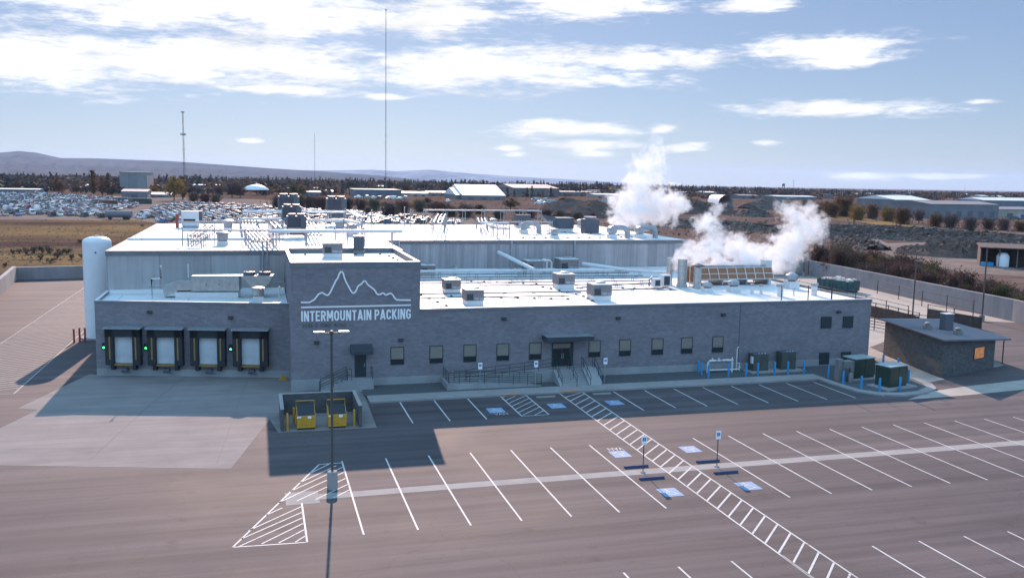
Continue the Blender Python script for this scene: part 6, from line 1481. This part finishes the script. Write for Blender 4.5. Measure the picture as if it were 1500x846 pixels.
far_building('grey_warehouse', 1460, 1560, 318, 4.5, 30, 'tanwall', 'greywall', 'low tan warehouse beside the long grey one', 1.0, openings=3)
far_building('blue_store', 1138, 1196, 293, 3.6, 30, 'bluewall', 'whiteroof', 'blue fronted store with a white roof across the quarry', .8, openings=4)
far_building('blue_store', 1084, 1112, 291, 3.4, 25, 'bluewall', 'greywall', 'small blue store near the white arched shelter', .8)
far_building('long_store', 820, 880, 287, 4.2, 40, 'bluewall', 'greywall', 'long dark fronted store past the firs', .8, openings=4)
far_building('long_store', 872, 908, 290, 3.2, 25, 'tanwall', 'whiteroof', 'pale roofed store close to the big steam plume', .8)
random.seed(3)
for i in range(74):
    x = random.uniform(-20, 1500); y = random.uniform(268, 283)+max(0, (x-500))*.012
    w = random.uniform(8, 24)
    far_building('town_building', x, x+w, y, random.uniform(2.8, 5.5), random.uniform(12, 25), random.choice(('greywall', 'tanwall', 'bluewall', 'brownwall')), random.choice(('whiteroof', 'whiteroof', 'purpleroof', 'greywall')), 'small low building among the far town trees', random.choice((0, 1.2)), 'building', 'small buildings among the town trees', 2)
# white dome canopy
p = at(375, 286); t = empty('dome_canopy', (p.x, p.y, p.z), 0, 'shallow white dome canopy on thin posts before the town', 'canopy')
m = MB(); m.lathe([(9.5, 0), (9.0, .9), (6.5, 2.6), (3, 3.7), (.2, 4.0)], (0, 0, 4.2), 28); m.build('dome', MT['tank'], t)
for k in range(6):
    a = k*1.047; MB().tube([(math.cos(a)*8.5, math.sin(a)*8.5, -.1), (math.cos(a)*8.5, math.sin(a)*8.5, 4.3)], .25, 6).build('post', MT['greywall'], t)
# arched shelter
p = at(1052, 303); q = at(1074, 303); t = empty('arched_shelter', (p.x, p.y, 0), R(-8), 'white arched fabric shelter open at the end, behind the steam', 'shelter')
m = MB(); Wd, Dp, Hh = 10.5, 22, 8.0
arc = [(Wd/2-Wd/2*math.cos(a*math.pi/14), Hh*math.sin(a*math.pi/14)**.75) for a in range(15)]
V = [(x, 0, z) for x, z in arc]+[(x, Dp, z) for x, z in arc]
m.add(V, [(i, i+1, 16+i, 15+i) for i in range(14)], 0, True); m.build('cover', MT['tank'], t)
m = MB(); m.add([(x, Dp-.1, z) for x, z in arc], [list(range(15))]); m.build('back_wall', MT['greywall'], t)
# sheds and tank at the quarry road
p = at(1437, 389); t = empty('open_shed', (p.x, p.y, 0), R(-38), 'dark red open fronted shed at the quarry edge', 'shed')
MB().box(0, 7, 0, 14, 7.4, 4.2).build('back_wall', MT['rust'], t); MB().box(-.3, 0, 0, 0, 7, 4.2).build('side_wall', MT['rust'], t)
m = MB(); m.add([(-.6, -.8, 4.0), (14.4, -.8, 4.0), (14.4, 7.8, 4.5), (-.6, 7.8, 4.5), (-.6, -.8, 4.2), (14.4, -.8, 4.2), (14.4, 7.8, 4.7), (-.6, 7.8, 4.7)], [(3, 2, 1, 0), (4, 5, 6, 7), (0, 1, 5, 4), (1, 2, 6, 5), (2, 3, 7, 6), (3, 0, 4, 7)]); m.build('roof', MT['rust'], t)
for x in (3.5, 7, 10.5, 14): MB().box(x-.12, -.1, 0, x+.12, .14, 4.0).build('post', MT['brownwall'], t)
p = at(1468, 390); m = MB(); m.lathe([(1.3, 0), (1.3, 2.3), (.9, 2.9), (.3, 3.1)], (0, 0, 0), 20); o = m.build('water_tank', MT['tank']); o.location = (p.x, p.y, 0); tag(o, 'white rounded water tank in front of the dark red shed', 'tank')
p = at(1455, 390); o = MB().box(0, 0, 0, 2.4, 1.2, .9).build('skip', MT['blue'], bevel=.05); o.location = (p.x-2.4, p.y, 0); tag(o, 'small blue skip beside the white water tank', 'skip')
# masts
def mast(x, Y, top, r, label, clusters=(), guy=False, z0=0):
    d = ray(x, 262); X = d.x/d.y*Y
    z0 = gz(Y); t = empty('radio_mast', (X, Y, z0), 0, label, 'mast', 'radio masts'); H = onY(x, top, Y).z-z0
    m = MB()
    for k in range(3):
        a = k*2.094; m.tube([(math.cos(a)*r, math.sin(a)*r, 0), (math.cos(a)*r*.45, math.sin(a)*r*.45, H)], r*.18, 4)
    n = int(H/(r*4))
    for i in range(n):
        s = 1-.55*i/n; a = (i % 3)*2.094; b = ((i+1) % 3)*2.094
        m.tube([(math.cos(a)*r*s, math.sin(a)*r*s, H*i/n), (math.cos(b)*r*s, math.sin(b)*r*s, H*(i+1)/n)], r*.1, 3)
    m.build('lattice', MT['pole'], t)
    for (u, w, hh) in clusters:
        m = MB()
        for k in range(6):
            a = k*1.047; m.cbox(math.cos(a)*w, math.sin(a)*w, H*u, w*.25, w*.25, hh)
        m.lathe([(w*.5, 0), (w*.5, hh*.4)], (0, 0, H*u), 8); m.build('antenna_array', MT['greywall'], t)
mast(270, 900, 163, .9, 'lattice mast with antenna clusters beside the golden tree', ((.70, 2.2, 1.8), (.98, 1.4, 1.2), (.52, 1.2, .8), (.34, 1.6, 1.0)))
mast(461, 1500, 195, .6, 'short thin mast over the middle of the town', ())
mast(565, 1500, 14, 1.0, 'very tall thin guyed mast reaching the clouds', ((.30, 1.2, 1.0), (.52, 1.2, 1.0), (.995, 1.2, 2)))
mast(1163, 1900, 264, .6, 'small mast with two dishes beside the water tower', ((.95, 1.8, 1.5), (.55, 1.5, 1.2)))
mast(1237, 2400, 271, .5, 'tiny mast above the trees across the quarry', ())
mast(1414, 2100, 274, .5, 'tiny mast above the far warehouses', ((.95, 1.5, 1),))
mast(1035, 2600, 266, .5, 'tiny mast, first of two above the arched shelter', ()); mast(1052, 2600, 266, .5, 'tiny mast, second of two above the arched shelter', ())
d = ray(1148, 268); Yw = 1800; t = empty('water_tower', (d.x/d.y*Yw, Yw, gz(Yw)), 0, 'dark water tower on legs above the treeline', 'water tower')
H = onY(1148, 269, Yw).z-gz(Yw); m = MB(); m.lathe([(.5, -.5), (3.2, 0), (3.2, 4.2), (.4, 6)], (0, 0, H-5), 14); m.build('bowl', MT['slate'], t)
for k in range(4): a = k*1.571; MB().tube([(math.cos(a)*3.6, math.sin(a)*3.6, 0), (math.cos(a)*2.6, math.sin(a)*2.6, H-4.5)], .4, 5).build('leg', MT['slate'], t)

# cars of the salvage yard
def car_mesh(mb, van=False):
    W2 = .88; prof = [(-2.2, .28), (-2.25, .72), (-1.5, .92), (-.85, 1.42), (.75, 1.46), (1.55, .98), (2.2, .88), (2.25, .30)] if not van else [(-2.5, .3), (-2.55, .9), (-2.05, 1.05), (-1.5, 1.85), (2.4, 1.9), (2.5, .95), (2.5, .3)]
    n = len(prof); v = [(x, -W2*(.8 if z > 1.2 else 1), z) for x, z in prof]+[(x, W2*(.8 if z > 1.2 else 1), z) for x, z in prof]
    mb.add(v, [list(range(n)), list(range(n, 2*n))[::-1]]+[(i, n+i, n+(i+1) % n, (i+1) % n) for i in range(n)], 0)
    g = 1
    if not van:
        for s in (-1, 1): mb.quad([(-1.25, s*(W2*.93), .98), (1.25, s*(W2*.93), 1.02), (.7, s*(W2*.815), 1.38), (-.8, s*(W2*.815), 1.35)], g)
        mb.quad([(-1.46, -.72, .96), (-1.46, .72, .96), (-.9, .64, 1.41), (-.9, -.64, 1.41)], g); mb.quad([(1.53, -.72, 1.02), (1.53, .72, 1.02), (.82, .64, 1.46), (.82, -.64, 1.46)], g)
    else:
        for s in (-1, 1): mb.quad([(-1.6, s*.80, 1.1), (.6, s*.80, 1.15), (.6, s*.72, 1.7), (-1.4, s*.72, 1.68)], g)
        mb.quad([(-2.05, -.7, 1.1), (-2.05, .7, 1.1), (-1.55, .64, 1.8), (-1.55, -.64, 1.8)], g)
    for x in (-1.4, 1.4):
        for s in (-1, 1): mb.tube([(x, s*.78, .31), (x, s*.92, .31)], .31, 8, 2)
random.seed(9)
COLS = [((.62, .62, .61), 'white'), ((.66, .65, .63), 'white'), ((.36, .38, .40), 'silver'), ((.40, .41, .42), 'silver'), ((.28, .30, .33), 'silver'), ((.02, .021, .024), 'black'), ((.02, .021, .024), 'black'), ((.05, .055, .065), 'dark grey'), ((.045, .05, .06), 'dark grey'), ((.04, .08, .20), 'blue'), ((.20, .025, .025), 'red'), ((.30, .26, .20), 'beige'), ((.03, .07, .05), 'dark green')]
slots = []
def inside(p, poly):
    c = False; n = len(poly)
    for i in range(n):
        (x1, y1), (x2, y2) = poly[i], poly[i-1]
        if (y1 > p[1]) != (y2 > p[1]) and p[0] < (x2-x1)*(p[1]-y1)/(y2-y1)+x1: c = not c
    return c
PA = [P2(*p) for p in ((-30, 318), (60, 317), (150, 319), (165, 311), (195, 304), (215, 296), (140, 289), (60, 284), (-30, 284))]
PB = [P2(*p) for p in ((196, 322), (246, 327), (330, 333), (420, 334), (560, 328), (690, 331), (660, 324), (560, 314), (470, 310), (400, 305), (330, 300), (262, 298), (230, 304), (205, 313))]
for poly, ang, sx, sy in ((PA, R(24), 3.3, 7.6), (PB, R(-14), 3.2, 7.4)):
    cx = sum(p[0] for p in poly)/len(poly); cy = sum(p[1] for p in poly)/len(poly); c, s = math.cos(ang), math.sin(ang)
    for i in range(-110, 110):
        for j in range(-60, 60):
            u, v = i*sx+random.uniform(-.4, .4), j*sy+random.uniform(-.8, .8); X, Y = cx+u*c-v*s, cy+u*s+v*c
            if inside((X, Y), poly) and random.random() < .76 and Y > 150: slots.append((math.hypot(X, Y), X, Y, ang+math.pi/2+random.uniform(-.14, .14)+(math.pi if random.random() < .5 else 0)))
slots.sort(); slots = [s_ for s_ in slots if not (-14 < s_[1] < 53 and s_[2] < 142)]
m = MB(); car_mesh(m); c0 = m.build('scrapped_car', [MT['car'], MT['glass'], MT['black']]); m = MB(); car_mesh(m, True); c1 = m.build('scrapped_van', [MT['car'], MT['glass'], MT['black']])
tag(c0, '', 'car', 'scrapped cars in the salvage yard'); tag(c1, '', 'van', 'scrapped cars in the salvage yard')
first = {0: True, 1: True}
seen = [s_ for s_ in slots]
for i, (D, X, Y, a) in enumerate(seen[:280]):
    van = 1 if random.random() < .16 else 0; src = c1 if van else c0
    o = src if first[van] else src.copy()
    if not first[van]: scene.collection.objects.link(o)
    first[van] = False
    col, cn = random.choice(COLS); o.color = (*[k*random.uniform(.8, 1.15) for k in col], 1)
    o.location = (X, Y, -.01); o.rotation_euler = (0, 0, a); o.scale = (1, 1, random.uniform(.92, 1.08))
    o['category'] = 'van' if van else 'car'; o['group'] = 'scrapped cars in the salvage yard'
    o['label'] = '%s scrapped %s standing in the rows of the salvage yard' % (cn, 'van' if van else 'car')
mb = MB()
for (D, X, Y, a) in seen[280:1900]:
    t_ = MB(); car_mesh(t_, random.random() < .16); c, s = math.cos(a), math.sin(a)
    mb.add([(X+x*c-y*s, Y+x*s+y*c, z) for x, y, z in t_.v], t_.f[:1]); mb.f.pop(); mb.mi.pop(); mb.sm.pop(); o_ = len(mb.v)-len(t_.v)
    for f, mi in zip(t_.f, t_.mi): mb.f.append([k+o_ for k in f]); mb.mi.append(mi); mb.sm.append(False)
print('cars', len(seen))
tag(mb.build('salvaged_cars', [MT['carmass'], MT['glass'], MT['black']]), 'mass of scrapped cars filling the far rows of the salvage yard', 'cars', None, 'stuff')
# vehicles in the town
V0 = [(525, 290, 'white'), (538, 291, 'silver'), (547, 291, 'white'), (556, 292, 'dark grey'), (570, 291, 'silver'), (577, 292, 'white'), (585, 292, 'white'), (594, 292, 'silver'), (656, 296, 'white'), (784, 294, 'silver'), (792, 296, 'white'), (800, 295, 'silver'), (790, 299, 'white'), (803, 298, 'silver'), (812, 296, 'silver'), (888, 297, 'silver'), (896, 296, 'white'), (1495, 321, 'blue'), (1486, 322, 'dark green')]
cm = {n: c for c, n in COLS}
for i, (x, y, cn) in enumerate(V0):
    src = c1 if i % 2 else c0; o = src.copy(); scene.collection.objects.link(o); p = at(x, y); o.location = (p.x, p.y, p.z-.02); o.rotation_euler = (0, 0, random.uniform(0, 3)); o.color = (*cm[cn], 1); k = 1.35; o.scale = (k, k, k)
    o['group'] = 'vehicles parked in the far town'; o['category'] = 'van' if i % 2 else 'car'
    where = 'before the long grey workshop' if x < 640 else 'beside the big white hall' if x < 700 else 'in the lot below the firs' if x < 830 else 'near the big steam plume' if x < 1000 else 'by the low tan warehouse'
    o['label'] = '%s %s parked %s' % (cn, 'van' if i % 2 else 'car', where)
p = at(155, 321); t = empty('tank_trailer', (p.x, p.y, 0), R(-8), 'long grey tank trailer at the corner of the salvage yard', 'trailer')
m = MB(); m.tube([(0, 0, 1.9), (.3, 0, 1.9), (8.6, 0, 1.9), (8.9, 0, 1.9)], 1.25, 14); m.build('tank_body', MT['greywall'], t)
for x in (1.5, 6.5, 7.6): m = MB(); m.tube([(x, -1.1, .5), (x, 1.1, .5)], .5, 10); m.build('wheel', MT['black'], t)
for i, (x0, x1, y) in enumerate(((165, 187, 297), (188, 222, 298.5), (146, 172, 302))):
    a = at(x0, y); b = at(x1, y); w = b.x*a.y/b.y-a.x; t = empty('box_container', (a.x, a.y, 0), 0, ('dark container at the back of the salvage yard, first of two', 'longest dark green container at the back of the salvage yard', 'dark maroon container among the cars of the salvage yard')[i], 'container', 'containers in the salvage yard')
    MB().box(0, 0, .1, w, 2.5, 2.9).build('body', MT[('slate', 'green', 'rust')[i]], t, bevel=.04); MB().box(.1, -.05, .2, w*.18, -.004, 2.8).build('door', MT['darkgrey'], t)

# ================================================================== STEAM AND HAZE
def steam(name, blobs, density, label, seed, nscale=.35, top=.10):
    """blobs: (survey x, y, radius in px, real depth Y)"""
    pts = []
    for (x, y, r, Y) in blobs:
        p = onY(x, y, Y); pts.append((p, r/F*(p-Vector((0, 0, CAMZ))).dot(fw)))
    lo = Vector((min(p[i]-r*1.35 for p, r in pts) for i in range(3))); hi = Vector((max(p[i]+r*1.35 for p, r in pts) for i in range(3)))
    m = bpy.data.materials.new(name); m.use_nodes = True; t = m.node_tree; t.nodes.clear()
    tcn = node(t, 'ShaderNodeTexCoord'); pos = tcn.outputs['Object']
    n1 = node(t, 'ShaderNodeTexNoise'); n1.inputs['Scale'].default_value = nscale; n1.inputs['Detail'].default_value = 7; n1.inputs['Roughness'].default_value = .66
    t.links.new(pos, n1.inputs['Vector'])
    sub = node(t, 'ShaderNodeVectorMath', operation='SUBTRACT'); t.links.new(n1.outputs['Color'], sub.inputs[0]); sub.inputs[1].default_value = (.5, .5, .5)
    scl = node(t, 'ShaderNodeVectorMath', operation='SCALE'); t.links.new(sub.outputs[0], scl.inputs[0]); scl.inputs['Scale'].default_value = 4.2
    wp_ = node(t, 'ShaderNodeVectorMath', operation='ADD'); t.links.new(pos, wp_.inputs[0]); t.links.new(scl.outputs[0], wp_.inputs[1])
    best = None
    for p, r in pts:
        dn_ = node(t, 'ShaderNodeVectorMath', operation='DISTANCE'); t.links.new(wp_.outputs[0], dn_.inputs[0]); dn_.inputs[1].default_value = p
        v = nmath(t, 'SUBTRACT', 1.0, nmath(t, 'DIVIDE', dn_.outputs['Value'], r))
        best = v if best is None else nmath(t, 'MAXIMUM', best, v)
    n2 = node(t, 'ShaderNodeTexNoise'); n2.inputs['Scale'].default_value = nscale*2.2; n2.inputs['Detail'].default_value = 7; n2.inputs['Roughness'].default_value = .68; t.links.new(pos, n2.inputs['Vector'])
    d_ = nmath(t, 'ADD', best, nmath(t, 'MULTIPLY', nmath(t, 'SUBTRACT', n2.outputs['Fac'], .585), 3.0))
    mr = node(t, 'ShaderNodeMapRange', interpolation_type='SMOOTHSTEP'); mr.inputs[1].default_value = 0.0; mr.inputs[2].default_value = .34; mr.inputs[3].default_value = 0; mr.inputs[4].default_value = density
    t.links.new(d_, mr.inputs[0])
    # thins out with height as the droplets evaporate
    sz = node(t, 'ShaderNodeSeparateXYZ'); t.links.new(pos, sz.inputs[0])
    mz = node(t, 'ShaderNodeMapRange'); mz.inputs[1].default_value = lo.z; mz.inputs[2].default_value = hi.z; mz.inputs[3].default_value = 1.0; mz.inputs[4].default_value = top
    t.links.new(sz.outputs[2], mz.inputs[0])
    pv = node(t, 'ShaderNodeVolumePrincipled'); pv.inputs['Color'].default_value = (.965, .965, .965, 1); pv.inputs['Anisotropy'].default_value = .1
    t.links.new(nmath(t, 'MULTIPLY', mr.outputs[0], mz.outputs[0]), pv.inputs['Density'])
    ou = node(t, 'ShaderNodeOutputMaterial'); t.links.new(pv.outputs[0], ou.inputs['Volume'])
    o = MB().box(lo.x, lo.y, max(lo.z, 7.0), hi.x, hi.y, hi.z).build(name, m)
    tag(o, label, 'steam', None, 'stuff')
steam('steam_plume', [(905, 320, 22, 118), (925, 308, 36, 118), (950, 302, 40, 119), (938, 275, 36, 120), (950, 248, 34, 120), (962, 226, 22, 121), (978, 300, 32, 120), (996, 298, 22, 121), (912, 295, 26, 119), (966, 205, 14, 121)], 1.0, 'tall white steam plume rising from the far roof', 1)
steam('steam_plume', [(1001, 380, 22, 90), (1022, 370, 30, 91), (1052, 384, 34, 92), (1085, 382, 36, 92), (1112, 378, 34, 93), (1048, 350, 28, 93), (1038, 325, 26, 94), (1050, 302, 16, 95), (1138, 380, 32, 94), (1158, 360, 36, 95), (1175, 338, 38, 96), (1160, 312, 28, 97), (1195, 330, 26, 97), (1078, 358, 28, 93), (1185, 308, 18, 97)], 1.0, 'sprawling white steam cloud over the cooling tower', 2, .38, .35)

hm = bpy.data.materials.new('haze'); hm.use_nodes = True; t = hm.node_tree; t.nodes.clear()
pv = node(t, 'ShaderNodeVolumePrincipled'); pv.inputs['Color'].default_value = (0.56, 0.73, 1.0, 1); pv.inputs['Density'].default_value = 3.4e-5; pv.inputs['Anisotropy'].default_value = 0.1
ou = node(t, 'ShaderNodeOutputMaterial'); t.links.new(pv.outputs[0], ou.inputs['Volume'])
tag(MB().box(-19500, -2500, -150, 21500, 21500, 290).build('haze', hm), 'thin pale air haze over the whole valley', 'haze', None, 'stuff')
